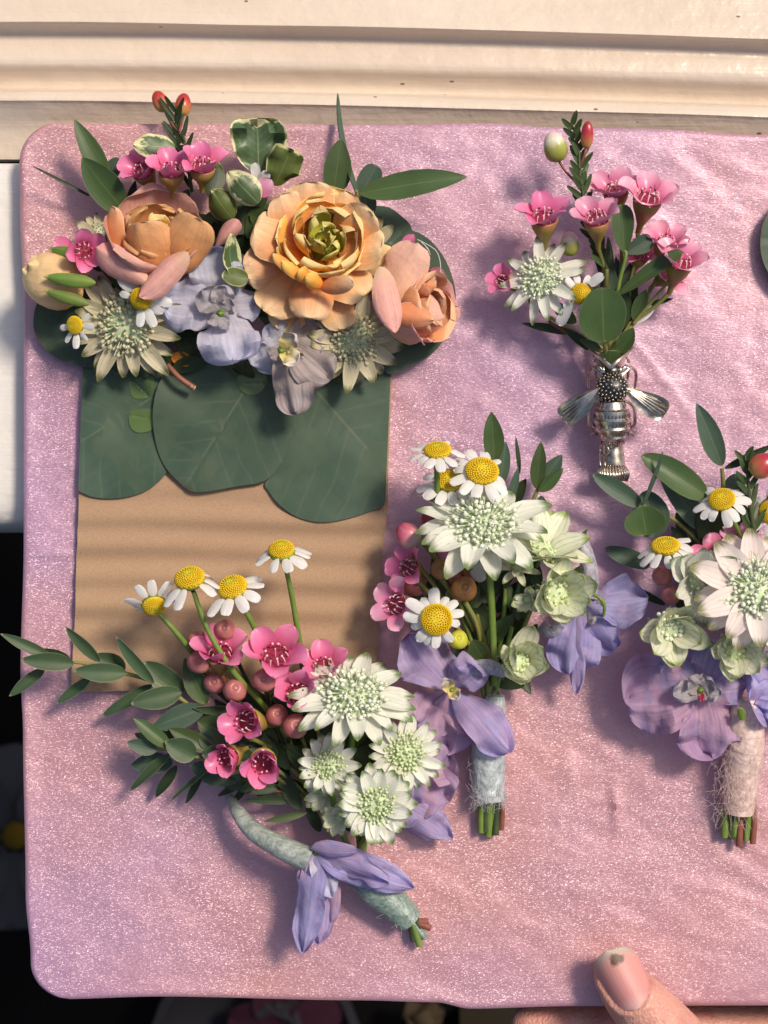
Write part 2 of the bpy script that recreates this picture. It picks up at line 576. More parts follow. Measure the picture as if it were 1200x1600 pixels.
# waxflower
G['wax'] = blade_mat('pink_wax_petal', [(0, (.60, .03, .14)), (.25, (.78, .17, .37)), (1, (.84, .30, .53))], vein=(.76, .15, .36), vs=.35, vf=4, rough=.32, tr=.2, var=.10, spec=.5, bd=.00008)
G['waxp'] = blade_mat('pale_wax_petal', [(0, (.72, .05, .20)), (.30, (.80, .25, .45)), (1, (.86, .52, .65))], vein=(.82, .32, .50), vs=.3, vf=4, rough=.32, tr=.2, var=.08, spec=.5, bd=.00008)
G['waxcup'] = simple('wax_flower_cup', (.30, .27, .04), .38, (.36, .16, .07), 160)
G['waxdk'] = simple('crimson_cup', (.34, .03, .08), .35, (.20, .015, .04), 500)
G['wstam'] = simple('pale_stamen', (.78, .55, .60), .4)
G['wanth'] = simple('anther', (.10, .02, .03), .4)
G['ball'] = simple('brown_pink_bud', (.36, .10, .12), .34, (.50, .20, .17), 200, bstr=.6, bdist=.0004, bscale=500)
G['ballb'] = simple('tan_bud', (.34, .16, .05), .35, (.26, .12, .04), 260, bstr=.4, bdist=.0003, bscale=700)
G['budred'] = blade_mat('red_bud', [(0, (.50, .42, .10)), (.30, (.52, .18, .07)), (.6, (.42, .03, .04)), (1, (.34, .015, .03))], vein=(.5, .08, .08), vs=.3, vf=8, rough=.28, tr=.0, spec=.5)
G['budgr'] = blade_mat('green_white_bud', [(0, (.26, .30, .04)), (.5, (.36, .38, .08)), (.75, (.75, .70, .58)), (1, (.80, .55, .60))], vein=(.5, .5, .2), vs=.2, vf=8, rough=.35, tr=.0, spec=.5)
# delphinium
def dl(name, a, b, c, v, tr=.42, blot=None):
    return blade_mat(name, [(0, a), (.5, b), (1, c)], vein=v, vs=.62, vf=15, rough=.6, tr=tr, bd=.00028, bs_=1.0, var=.07, spec=.15, sheen=.1, blot=blot, blotv=.55, lines=11, lw=.45, tp=.16, crumple=.0007)
G['del'] = dl('lilac_petal', (.60, .48, .68), (.64, .53, .76), (.66, .58, .82), (.40, .30, .62), blot=(.50, .48, .78))
G['delb'] = dl('periwinkle_petal', (.56, .50, .76), (.56, .52, .80), (.60, .58, .86), (.38, .34, .68), blot=(.60, .50, .76))
G['delm'] = dl('mauve_petal', (.66, .44, .58), (.72, .50, .64), (.66, .50, .72), (.46, .30, .54), blot=(.54, .44, .70))
G['delw'] = dl('pale_lavender_petal', (.74, .70, .74), (.76, .75, .84), (.74, .78, .92), (.56, .54, .72))
G['delc'] = dl('greyish_white_petal', (.55, .50, .42), (.60, .53, .52), (.64, .58, .60), (.36, .28, .30))
G['dele'] = dl('whitish_eye_petal', (.60, .56, .50), (.64, .60, .62), (.60, .58, .66), (.45, .40, .42))
G['deley'] = blade_mat('yellow_eye_petal', [(0, (.78, .62, .12)), (.45, (.74, .62, .30)), (1, (.66, .60, .60))], rough=.6, tr=.2)
G['spur'] = simple('lilac_grey_spur', (.30, .28, .36), .45, (.50, .48, .58), 420, bstr=1.0, bdist=.0007, bscale=420, bstretch=(1, 1, .4))
G['spurg'] = simple('grey_green_spur', (.26, .32, .28), .5, (.40, .43, .42), 260, bstr=1.0, bdist=.0009, bscale=380, bstretch=(1, 1, .3))


def tape_mat(name, c1, c2, turns, dist=.0014, rough=.36):
    '''binding tape wound in overlapping turns round a stem (UV: round, along)'''
    mt, t, bs, out = nodes(name)
    uvn = N_(t, 'ShaderNodeUVMap')
    sep = N_(t, 'ShaderNodeSeparateXYZ')
    t.links.new(uvn.outputs[0], sep.inputs[0])
    tc = N_(t, 'ShaderNodeTexCoord')
    n0 = noise_(t, tc.outputs['Object'], 260, 3)
    ph = mth(t, 'ADD', mth(t, 'MULTIPLY_ADD', sep.outputs[1], turns, sep.outputs[0]), mth(t, 'MULTIPLY', n0, .55))
    saw = mth(t, 'FRACT', ph)
    fibre = noise_(t, mapping(t, tc.outputs['Object'], (500, 500, 1800), rot=(.4, .3, 0)), 1.0, 4, .65)
    cc = ramp(t, fibre, [(.35, c1), (.65, c2)])
    cc = mix(t, ramp(t, saw, [(0, (.35, .35, .35)), (.12, (0, 0, 0)), (1, (0, 0, 0))]), cc, tuple(x * .6 for x in c1))
    t.links.new(cc, bs.inputs['Base Color'])
    bs.inputs['Roughness'].default_value = rough
    b1 = bump(t, saw, .8, dist)
    t.links.new(bump(t, fibre, .45, .0005, b1), bs.inputs['Normal'])
    return mt


G['spurg'] = tape_mat('grey_green_bound_spur', (.24, .30, .26), (.48, .52, .50), 7)
G['spur'] = tape_mat('lilac_grey_bound_spur', (.30, .28, .36), (.56, .54, .62), 5)
G['tape'] = tape_mat('grey_tape', (.24, .29, .30), (.54, .59, .62), 6)
G['taped'] = tape_mat('dark_green_tape', (.12, .18, .15), (.30, .39, .36), 6)
G['tapeb'] = tape_mat('tan_tape', (.52, .36, .32), (.76, .60, .55), 6)
G['fib'] = simple('pale_fibre', (.60, .58, .60), .4)
G['fibb'] = simple('tan_fibre', (.74, .56, .52), .4)
# silver
G['silver'] = simple('silver', (.84, .77, .66), .27, (.42, .37, .30), 420, metallic=1.0, bstr=.25, bdist=.0002, bscale=700)
G['silverw'] = simple('wing_silver', (.72, .66, .54), .26, (.46, .42, .34), 600, metallic=1.0, bstr=.3, bdist=.0003, bscale=600)  # darker silver for the wings, under the brighter veins
G['silverd'] = simple('blackened_silver', (.07, .07, .075), .35, (.13, .125, .12), 500, metallic=1.0)
# flesh
G['orange_bit'] = simple('orange_petal_scrap', (.55, .22, .04), .5)
# ------------------------------------------------------------------ the setting
def paint_mat(name, base, alt, rough=.26, chips=True, streak=26):
    mt, t, bs, out = nodes(name)
    tc = N_(t, 'ShaderNodeTexCoord')
    o = tc.outputs['Object']
    n1 = noise_(t, mapping(t, o, (14, 60, 60)), 1.0, 4)
    c = mix(t, ramp(t, n1, [(.35, (0, 0, 0)), (.7, (1, 1, 1))]), base, alt)
    if chips:
        v = N_(t, 'ShaderNodeTexVoronoi')
        v.inputs['Scale'].default_value = 210
        t.links.new(mapping(t, o, (.55, 1, 1)), v.inputs['Vector'])
        dn = noise_(t, o, 60, 2)
        keep = mth(t, 'GREATER_THAN', dn, .54)
        dot = mth(t, 'MULTIPLY', mth(t, 'LESS_THAN', v.outputs['Distance'], .075), keep)
        c = mix(t, mth(t, 'MULTIPLY', dot, .85), c, (.10, .07, .045))
        n3 = noise_(t, mapping(t, o, (40, 150, 150)), 1.0, 5, .65)
        c = mix(t, ramp(t, n3, [(.66, (0, 0, 0)), (.78, (.3, .3, .3))]), c, tuple(x * .62 for x in base))
    t.links.new(c, bs.inputs['Base Color'])
    bs.inputs['Roughness'].default_value = rough
    bs.inputs['Specular IOR Level'].default_value = .55
    n2 = noise_(t, mapping(t, o, (streak, 700, 700)), 1.0, 5, .6)
    b1 = bump(t, n2, .3, .0005)
    n4 = noise_(t, o, 140, 3)
    b2 = bump(t, n4, .35, .0014, b1)
    if chips:
        b2 = bump(t, v.outputs['Distance'], .12, .0005, b2)
    t.links.new(b2, bs.inputs['Normal'])
    return mt


cream = paint_mat('cream_gloss_paint', (.66, .55, .45), (.73, .63, .53))
white = paint_mat('white_gloss_paint', (.80, .78, .74), (.76, .73, .69), chips=False)

# floor far below, in the dark under the window
mt, t, bs, out = nodes('dark_floor')
tc = N_(t, 'ShaderNodeTexCoord')
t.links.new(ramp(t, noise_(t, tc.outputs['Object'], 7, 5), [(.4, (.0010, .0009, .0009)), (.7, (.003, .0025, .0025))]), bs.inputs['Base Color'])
bs.inputs['Roughness'].default_value = .85
bs.inputs['Specular IOR Level'].default_value = .1
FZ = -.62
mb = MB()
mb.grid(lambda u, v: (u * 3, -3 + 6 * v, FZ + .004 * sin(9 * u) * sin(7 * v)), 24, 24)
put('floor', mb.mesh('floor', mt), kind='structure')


def PF(px, py, z):           # a pixel on the floor level z (m)
    return P(px, py, z * 1000)


# window frame: stepped moulding + flat sill
WF = thing('window_frame', 'cream painted window frame, its stepped moulding behind the top of the board', 'window frame', P(600, 150, -7))
pro = [(-900, -40), (-400, -22), (-60, -11.6), (10, -9.2), (28, -8.0), (34, -7.7), (37, -8.2), (39, -9.4), (42, -10.9), (47, -12.2), (54, -13.0), (60, -13.3), (66, -13.1), (76, -12.5), (88, -12.0), (98, -12.0), (104, -12.6),
       (109, -13.7), (116, -15.2), (125, -16.7), (132, -17.5), (136, -17.6), (138.5, -15.5), (140, -10.6), (141.5, -9.2), (145, -8.3), (150, -7.5), (154, -6.9), (157, -6.8), (159, -7.2), (162, -7.8), (172, -9.0), (185, -10.6), (196, -11.8), (215, -12.8), (249, -13.4), (253, -14.4)]
Wd = [P(0, y, z) for y, z in pro]
xs = [-1500 + 3900 * i / 110 for i in range(111)]


def mould(u, v):
    i = min(int(round(v * (len(Wd) - 1))), len(Wd) - 1)
    x = xs[int(round((u + 1) / 2 * 110))]
    w = Wd[i]
    d = 6 * sin(x * .004 + 1) if False else 0
    sag = -27 * (max(x, -200) / 1200) * abs(max(x, -200) / 1200) ** .6 * S
    n = noise.noise(Vector((x * .004, i * .4, 3))) * .00025
    return (P(x, 0, -10).x, w.y + sag + n, w.z + n)


mb = MB()
mb.grid(mould, 110, len(Wd) - 1)
me = mb.mesh('moulding', cream, sharp=50)
me.flip_normals() if me.polygons[0].normal.z < 0 else None
put('moulding', local(mb, P(600, 150, -7)) and mb.mesh('moulding', cream, sharp=50), WF, Matrix.Translation(P(600, 150, -7)))
prs = [(255.5, -10.8), (257, -9.4), (300, -8.4), (500, -8.4), (740, -8.5), (790, -9), (810, -10.6), (822, -14), (829, -22), (832, -38), (832, -70)]
Ws = [P(0, y, z) for y, z in prs]


def sill(u, v):
    i = int(round(v * (len(Ws) - 1)))
    x = P(-1500 + 3900 * (u + 1) / 2, 0, -14).x
    n = noise.noise(Vector((x * 30, i * .7, 8))) * .0002
    return (x, Ws[i].y - .00002 * 0, Ws[i].z + n)


mb = MB()
mb.grid(sill, 90, len(Ws) - 1)
M = local(mb, P(0, 500, -15))
put('sill', mb.mesh('sill', white, sharp=50), WF, M)

# ------------------------------------------------------------------ the board under pink organza
mt, t, bs, out = nodes('light_tinted_shot_organza')
tc = N_(t, 'ShaderNodeTexCoord')
o = tc.outputs['Object']
big = noise_(t, mapping(t, o, (6, 8, 6), loc=(0, 0, 0), rot=(0, 0, .5)), 1.0, 3)
c = ramp(t, big, [(.38, (.44, .26, .42)), (.5, (.49, .255, .31)), (.62, (.54, .255, .235))])  # lavender and salmon zones put cool skylight and warm sun into the cloth colour
gr = noise_(t, mapping(t, o, (1, 1, 1)), 1500, 2)
c = mix(t, mth(t, 'MULTIPLY', ramp(t, gr, [(.35, (0, 0, 0)), (.65, (1, 1, 1))]), .35), c, (.32, .16, .24))
t.links.new(c, bs.inputs['Base Color'])
bs.inputs['Roughness'].default_value = .55
bs.inputs['Specular IOR Level'].default_value = .3
fine2 = noise_(t, mapping(t, o, (260, 420, 260), rot=(0, 0, -.5)), 1.0, 3, .6)
thr = noise_(t, mapping(t, o, (700, 5200, 700)), 1.0, 1, .5)
b1 = bump(t, thr, .35, .00016)
b2 = bump(t, fine2, .30, .0005, b1)
t.links.new(b2, bs.inputs['Normal'])
# the metallic thread: tiny facets, each with its own tilt, that flash where they meet the sun
vo = N_(t, 'ShaderNodeTexVoronoi')
vo.inputs['Scale'].default_value = 1.0
wv = N_(t, 'ShaderNodeVectorMath', operation='ADD')
dis = noise_(t, o, 900, 2, .5, out=1)
dsc = N_(t, 'ShaderNodeVectorMath', operation='SCALE')
t.links.new(dis, dsc.inputs[0]); dsc.inputs['Scale'].default_value = .0006
t.links.new(o, wv.inputs[0]); t.links.new(dsc.outputs[0], wv.inputs[1])
t.links.new(mapping(t, wv.outputs[0], (3200, 7400, 3200), rot=(0, 0, .1)), vo.inputs['Vector'])
c0 = N_(t, 'ShaderNodeVectorMath', operation='SUBTRACT')
t.links.new(vo.outputs['Color'], c0.inputs[0]); c0.inputs[1].default_value = (.5, .5, .5)
c1 = N_(t, 'ShaderNodeVectorMath', operation='MULTIPLY')
t.links.new(c0.outputs[0], c1.inputs[0]); c1.inputs[1].default_value = (1.05, 1.05, 0)
c2 = N_(t, 'ShaderNodeVectorMath', operation='ADD')
t.links.new(c1.outputs[0], c2.inputs[0]); t.links.new(b2, c2.inputs[1])
c3 = N_(t, 'ShaderNodeVectorMath', operation='NORMALIZE')
t.links.new(c2.outputs[0], c3.inputs[0])
gl = N_(t, 'ShaderNodeBsdfGlossy')
gl.inputs['Roughness'].default_value = .36
gl.inputs['Color'].default_value = (1.0, .82, .94, 1)
t.links.new(c3.outputs[0], gl.inputs['Normal'])
ms = N_(t, 'ShaderNodeMixShader')
patch = noise_(t, mapping(t, o, (26, 40, 26), rot=(0, 0, .6)), 1.0, 4, .6)
t.links.new(mth(t, 'MULTIPLY_ADD', patch, .22, -.01), ms.inputs[0])
t.links.new(bs.outputs[0], ms.inputs[1]); t.links.new(gl.outputs[0], ms.inputs[2])
g2 = N_(t, 'ShaderNodeBsdfGlossy')
g2.inputs['Roughness'].default_value = .35
g2.inputs['Color'].default_value = (.95, .72, .92, 1)
t.links.new(b2, g2.inputs['Normal'])
m2 = N_(t, 'ShaderNodeMixShader')
m2.inputs[0].default_value = .09
t.links.new(ms.outputs[0], m2.inputs[1]); t.links.new(g2.outputs[0], m2.inputs[2])
t.links.new(m2.outputs[0], out.inputs[0])
organza = mt

BL, BR = 34, 1560


def interp(pts, x):
    for (x0, y0), (x1, y1) in zip(pts, pts[1:]):
        if x <= x1:
            f = (x - x0) / (x1 - x0)
            f = f * f * (3 - 2 * f)
            return y0 + (y1 - y0) * f
    return pts[-1][1]


TOP = [(-100, 193), (90, 192), (300, 194), (600, 195), (760, 193), (870, 199), (1000, 201), (1200, 211), (1600, 224)]
BOT = [(-100, 1562), (95, 1561), (250, 1557), (560, 1563), (680, 1566), (735, 1576), (900, 1572), (1200, 1571), (1600, 1566)]
LEFT = [(190, 30), (330, 31), (470, 37), (850, 37), (1050, 32), (1150, 36), (1400, 40), (1500, 48), (1600, 54)]
NB, NR = 210, 230


def wrinkle(x, y):
    h = .9 * noise.noise(Vector((x * .0045, y * .0045, 1.7)))
    d = x * .7 + y * .72
    e = x * .72 - y * .7
    h += .30 * noise.noise(Vector((d * .004, e * .016, 4)))
    h += .20 * noise.noise(Vector((e * .006, d * .028, 9))) * (1 if x > 560 else .5)
    h += .10 * noise.noise(Vector((x * .03, y * .05, 2)))
    h -= .30 * abs(noise.noise(Vector((x * .007 + y * .005, y * .022 - x * .012, 12))))
    h -= .16 * abs(noise.noise(Vector((y * .010 - x * .006, x * .03 + y * .012, 31))))
    # fold lines
    h += .35 * math.exp(-((y - 864 - (x - 35) * .01) / 5) ** 2) * (1 if x < 330 else math.exp(-((x - 330) / 60) ** 2))
    h += 1.1 * math.exp(-((x - 962 - (y - 1260) * .05) / 6) ** 2) * math.exp(-((y - 1260) / 34) ** 2)
    h += .35 * math.exp(-((x - 888) / 14) ** 2) * math.exp(-((y - 1205) / 30) ** 2)
    h += .30 * math.exp(-((x - 1010 - (y - 560) * .8) / 7) ** 2) * math.exp(-((y - 570) / 80) ** 2)
    h += .25 * math.exp(-((x - 800 - (y - 1230) * .02) / 4) ** 2) * math.exp(-((y - 1240) / 45) ** 2)
    h += .2 * math.exp(-((x - 722 - (y - 1410) * .35) / 6) ** 2) * math.exp(-((y - 1420) / 22) ** 2)
    return h


def board_pt(s, tt):
    rr, hh = 62.0, 1372.0
    ins = 0
    for q, r in ((tt * hh, rr), ((1 - tt) * hh, 56.0)):
        if q < r:
            ins = max(ins, r - sqrt(max(0, r * r - (r - q) ** 2)))
    y0 = 192 + 1372 * tt
    L = interp(LEFT, y0) + ins
    Rr = BR - ins
    x = L + (Rr - L) * s
    y = interp(TOP, x) * (1 - tt) + interp(BOT, x) * tt
    return x, y


mb = MB()
sv = [1 - cos(.5 * pi * min(1, i / 8)) if False else i / NB for i in range(NB + 1)]


def tpar(j):
    f = j / NR
    return .5 - .5 * math.copysign(abs(cos(pi * f)) ** .62, cos(pi * f)) if False else (f + .12 * (sin(2 * pi * f) * -.5) * 1.0)


def fab(u, v):
    s, tt = (u + 1) / 2, v
    x, y = board_pt(s, tt)
    # distance to the rim rounds the edge over
    d = min(s * (BR - BL), (1 - s) * (BR - BL), tt * 1372, (1 - tt) * 1372)
    e = max(0.0, 1 - d / 6.0)
    z = wrinkle(x, y) * 1.15 * min(1, d / 30) - .7 * e * e * 1.0
    return P(x, y, z - .45)


vs = [0, .0015, .004, .008] + [.012 + .976 * j / NR for j in range(NR + 1)] + [.992, .996, .9985, 1]
us = [-1, -.998, -.995, -.991] + [-.986 + 1.972 * i / NB for i in range(NB + 1)] + [.991, .995, .998, 1]
mb.grid(fab, 0, 0, us=us, vs=vs)
nn = len(us)
ring = [i for i in range(nn)] + [j * nn + nn - 1 for j in range(1, len(vs))] + [(len(vs) - 1) * nn + i for i in range(nn - 2, -1, -1)] + [j * nn for j in range(len(vs) - 2, 0, -1)]
b0 = len(mb.v)
cen = P(800, 880, 0)
for k, zz, ins in ((1, -2.6, .0), (2, -3.6, .0006), (3, -3.8, .006)):
    for i in ring:
        p = mb.v[i].copy()
        d = (cen - p); d.z = 0; d.normalize()
        p = p + d * ins; p.z = zz * .001
        mb.v.append(p); mb.uv.append((0, 0))
nr_ = len(ring)
prev = ring
for k in range(3):
    cur = [b0 + k * nr_ + i for i in range(nr_)]
    for i in range(nr_):
        j = (i + 1) % nr_
        mb.f.append((prev[i], prev[j], cur[j], cur[i])); mb.mi.append(0)
    prev = cur
mb.f.append(tuple(prev)); mb.mi.append(0)
M = local(mb, P(760, 880, 0))
me = mb.mesh('display_board', organza, sharp=70)
BOARD = put('display_board', me, None, M)
BOARD['label'] = 'flat board wrapped in shimmering pink lilac organza, resting on the frame'
BOARD['category'] = 'display board'
# recalc outward normals
import bmesh
bm_ = bmesh.new(); bm_.from_mesh(me); bmesh.ops.recalc_face_normals(bm_, faces=bm_.faces); bm_.to_mesh(me); bm_.free()
# seam where two widths of cloth meet, left edge
# ------------------------------------------------------------------ hand holding the lower edge
def skin_mat():
    mt, t, bs, out = nodes('skin')
    tc = N_(t, 'ShaderNodeTexCoord')
    o = tc.outputs['Object']
    n = noise_(t, o, 120, 4)
    c = ramp(t, n, [(.3, (.52, .22, .185)), (.5, (.64, .34, .27)), (.72, (.58, .23, .20))])
    n2 = noise_(t, o, 45, 3)
    c = mix(t, ramp(t, n2, [(.5, (0, 0, 0)), (.75, (.5, .5, .5))]), c, (.55, .15, .12))
    t.links.new(c, bs.inputs['Base Color'])
    bs.inputs['Roughness'].default_value = .45
    bs.inputs['Subsurface Weight'].default_value = .25
    bs.inputs['Subsurface Radius'].default_value = (.004, .0015, .0008)
    bs.inputs['Subsurface Scale'].default_value = 1.0
    v = N_(t, 'ShaderNodeTexVoronoi')
    v.inputs['Scale'].default_value = 1500
    t.links.new(mapping(t, o, (1, .6, 1), rot=(0, 0, .8)), v.inputs['Vector'])
    b1 = bump(t, v.outputs['Distance'], .6, .0003)
    b2 = bump(t, noise_(t, mapping(t, o, (160, 420, 300), rot=(0, 0, .8)), 1.0, 4), .55, .0008, b1)
    t.links.new(b2, bs.inputs['Normal'])
    return mt


SK = skin_mat()
HAND = thing('person', 'hand gripping the bottom edge of the pink board, soiled thumbnail on top', 'person', P(1150, 1700, -20))


def capsule(mb, pts, rr, flat=1.0):
    """rounded tapered limb through pts with radii rr (px), flattened in z"""
    W = [P(*p) for p in pts]
    r = [m(q) for q in rr]
    d0 = (W[0] - W[1]).normalized()
    ex, er = [], []
    for k in range(7):
        a = (1 - k / 7) * pi / 2
        ex.append(W[0] + d0 * r[0] * sin(a)); er.append(max(.00002, r[0] * cos(a)))
    d1 = (W[-1] - W[-2]).normalized()
    fx, fr = [], []
    for k in range(1, 7):
        a = k / 6.5 * pi / 2
        fx.append(W[-1] + d1 * r[-1] * sin(a)); fr.append(max(.00002, r[-1] * cos(a)))
    n0 = len(mb.v)
    mb.tube(ex + W + fx, er + r + fr, 18, sub=3)
    if flat != 1.0:
        zs = sum(w.z for w in W) / len(W)
        for i in range(n0, len(mb.v)):
            # nearest centreline height
            p = mb.v[i]
            best = min(((p.xy - w.xy).length, w.z) for w in W)
            mb.v[i] = Vector((p.x, p.y, best[1] + (p.z - best[1]) * flat))


mb = MB()
#       thumb: tip on the board, knuckle, base
capsule(mb, [(963, 1527, 7.0), (985, 1554, 7.6), (1022, 1594, 8.0), (1075, 1650, 8.0), (1125, 1712, 5), (1190, 1790, -8), (1240, 1850, -18)], [36, 45, 50, 52, 50, 60, 78], 1.0)
#       four fingers behind the board, tips to the left
for fy, tx, z in ((1600, 828, -15.5), (1655, 800, -16.5), (1712, 830, -17.5), (1765, 890, -18)):
    capsule(mb, [(tx, fy, z), (tx + 70, fy - 4, z - .5), (tx + 150, fy - 6, z - 2), (tx + 260, fy + 10, z - 5), (1240, fy + 24, z - 8), (1330, fy + 40 + (1700 - fy) * .3, z - 8)], [32, 37, 40, 43, 48, 54], 1.0)
#       palm and wrist
capsule(mb, [(1230, 1660, -22), (1300, 1730, -24), (1360, 1800, -25)], [80, 95, 90], .85)
capsule(mb, [(1230, 1770, -22), (1320, 1840, -24), (1400, 1900, -26)], [85, 95, 88], .85)
capsule(mb, [(1330, 1790, -24), (1440, 1930, -27), (1560, 2080, -32), (1760, 2330, -40)], [105, 108, 112, 150], .8)
tmp = bpy.data.objects.new('tmp', mb.mesh('tmp', SK))
COL.objects.link(tmp)
md = tmp.modifiers.new('r', 'REMESH'); md.mode = 'VOXEL'; md.voxel_size = .00085
md = tmp.modifiers.new('s', 'SMOOTH'); md.factor = .5; md.iterations = 9
dg = bpy.context.evaluated_depsgraph_get()
me = bpy.data.meshes.new_from_object(tmp.evaluated_get(dg))
bpy.data.objects.remove(tmp)
org = P(1150, 1700, -20)
for v in me.vertices:
    v.co -= org
# knuckle creases on the thumb and a shallow bed for the nail
ax = (P(1022, 1594, 0) - P(963, 1527, 0)).normalized()
tip = P(947, 1508, 0)
for v in me.vertices:
    p = v.co + org
    s = (p - tip).dot(ax)
    if p.z > .006 and -.02 < s < .05 and abs((p - tip).cross(ax).z) < .012:
        for q, d in ((.0205, .00028), (.0222, .0003), (.0240, .00026)):
            v.co.z -= d * math.exp(-((s - q) / .0005) ** 2)
HANDME = me
me.name = 'hand'
me.materials.clear(); me.materials.append(SK)
hand = put('hand', me, HAND, Matrix.Translation(org))
# thumbnail
mt, t, bs, out = nodes('thumbnail')
uvn = N_(t, 'ShaderNodeUVMap')
sep = N_(t, 'ShaderNodeSeparateXYZ')
t.links.new(uvn.outputs[0], sep.inputs[0])
nz = noise_(t, mapping(t, uvn.outputs[0], (3, 3, 1)), 1, 3)
vv = mth(t, 'ADD', sep.outputs[1], mth(t, 'MULTIPLY_ADD', nz, .12, -.06))
ua_ = mth(t, 'ABSOLUTE', mth(t, 'MULTIPLY_ADD', sep.outputs[0], 2.0, -1.0))
vv = mth(t, 'ADD', vv, mth(t, 'MULTIPLY', mth(t, 'MULTIPLY', ua_, ua_), .10))
c = ramp(t, vv, [(0, (.62, .38, .36)), (.1, (.62, .34, .32)), (.24, (.60, .26, .25)), (.78, (.60, .28, .26)), (.88, (.54, .32, .28)), (.93, (.46, .35, .29)), (1, (.52, .43, .38))])
dv = N_(t, 'ShaderNodeVectorMath', operation='DISTANCE')
t.links.new(mapping(t, uvn.outputs[0], (1, 1.6, 1)), dv.inputs[0]); dv.inputs[1].default_value = (.62, .82 * 1.6, 0)
spot = mth(t, 'ADD', dv.outputs['Value'], mth(t, 'MULTIPLY_ADD', noise_(t, mapping(t, uvn.outputs[0], (9, 9, 1)), 1, 3), .22, -.11))
c = mix(t, ramp(t, spot, [(.11, (.95, .95, .95)), (.19, (0, 0, 0))]), c, (.10, .055, .035))
t.links.new(c, bs.inputs['Base Color'])
bs.inputs['Roughness'].default_value = .5
bs.inputs['Coat Weight'].default_value = .0
st = noise_(t, mapping(t, uvn.outputs[0], (22, 1, 1)), 1, 3)
t.links.new(bump(t, st, .22, .0003), bs.inputs['Normal'])
nail_m = mt
NT, NBs = P(947, 1486, 12.6), P(995, 1577, 16.0)
dirn = (NT - NBs)
NL = dirn.length


def nail(u, v):
    hw = m(36) * (.93 + .1 * v)
    if v < .42:
        hw *= max(.02, 1 - (1 - v / .42) ** 2.4) ** .5
    if v > .70:
        hw *= sqrt(max(0.0004, 1 - ((v - .70) / .301) ** 2.2))
    x = u * hw
    # follows the curve of the thumb across and along
    z = -.0060 * (u * hw / m(42)) ** 2 + .0006 * sin(pi * v) + .0001
    return (x, v * NL, z)


Mn = aim(NBs, NT, -8)
Mi = Mn.inverted()
for v in HANDME.vertices:
    q = Mi @ (v.co + org)
    if abs(q.x) < .012 and -.006 < q.y < NL + .003 and q.z > -.007:
        vv = min(max(q.y / NL, 0), .72)
        hw = nail(1, vv)[0] if vv > .02 else 0
        d = abs(q.x) - hw if q.y > NL * .25 else sqrt(max(0, (abs(q.x) / m(36)) ** 2 + ((NL * .42 - q.y) / (NL * .42)) ** 2)) * m(40) - m(40)
        fade = 1 if q.y < NL * .75 else max(0, 1 - (q.y - NL * .75) / (NL * .15))
        v.co.z += .00075 * fade * math.exp(-((d - .0009) / .0008) ** 2)
        if d < 0:
            v.co.z -= .0005 * min(1, -d / .0008)
HANDME.update()
for pgon in HANDME.polygons:
    pgon.use_smooth = True
mb = MB()
mb.grid(nail, 14, 18, thick=.0007, nrm=lambda u, v: (0, 0, 1))
put('thumbnail', mb.mesh('thumbnail', nail_m), hand, Mn)
# ------------------------------------------------------------------ flower builders
def Nrm(tx, ty):
    """a flower facing the viewer leans tx to the right and ty down the photo"""
    return Vector((tx, -ty, 1)).normalized()


GA = pi * (3 - sqrt(5))


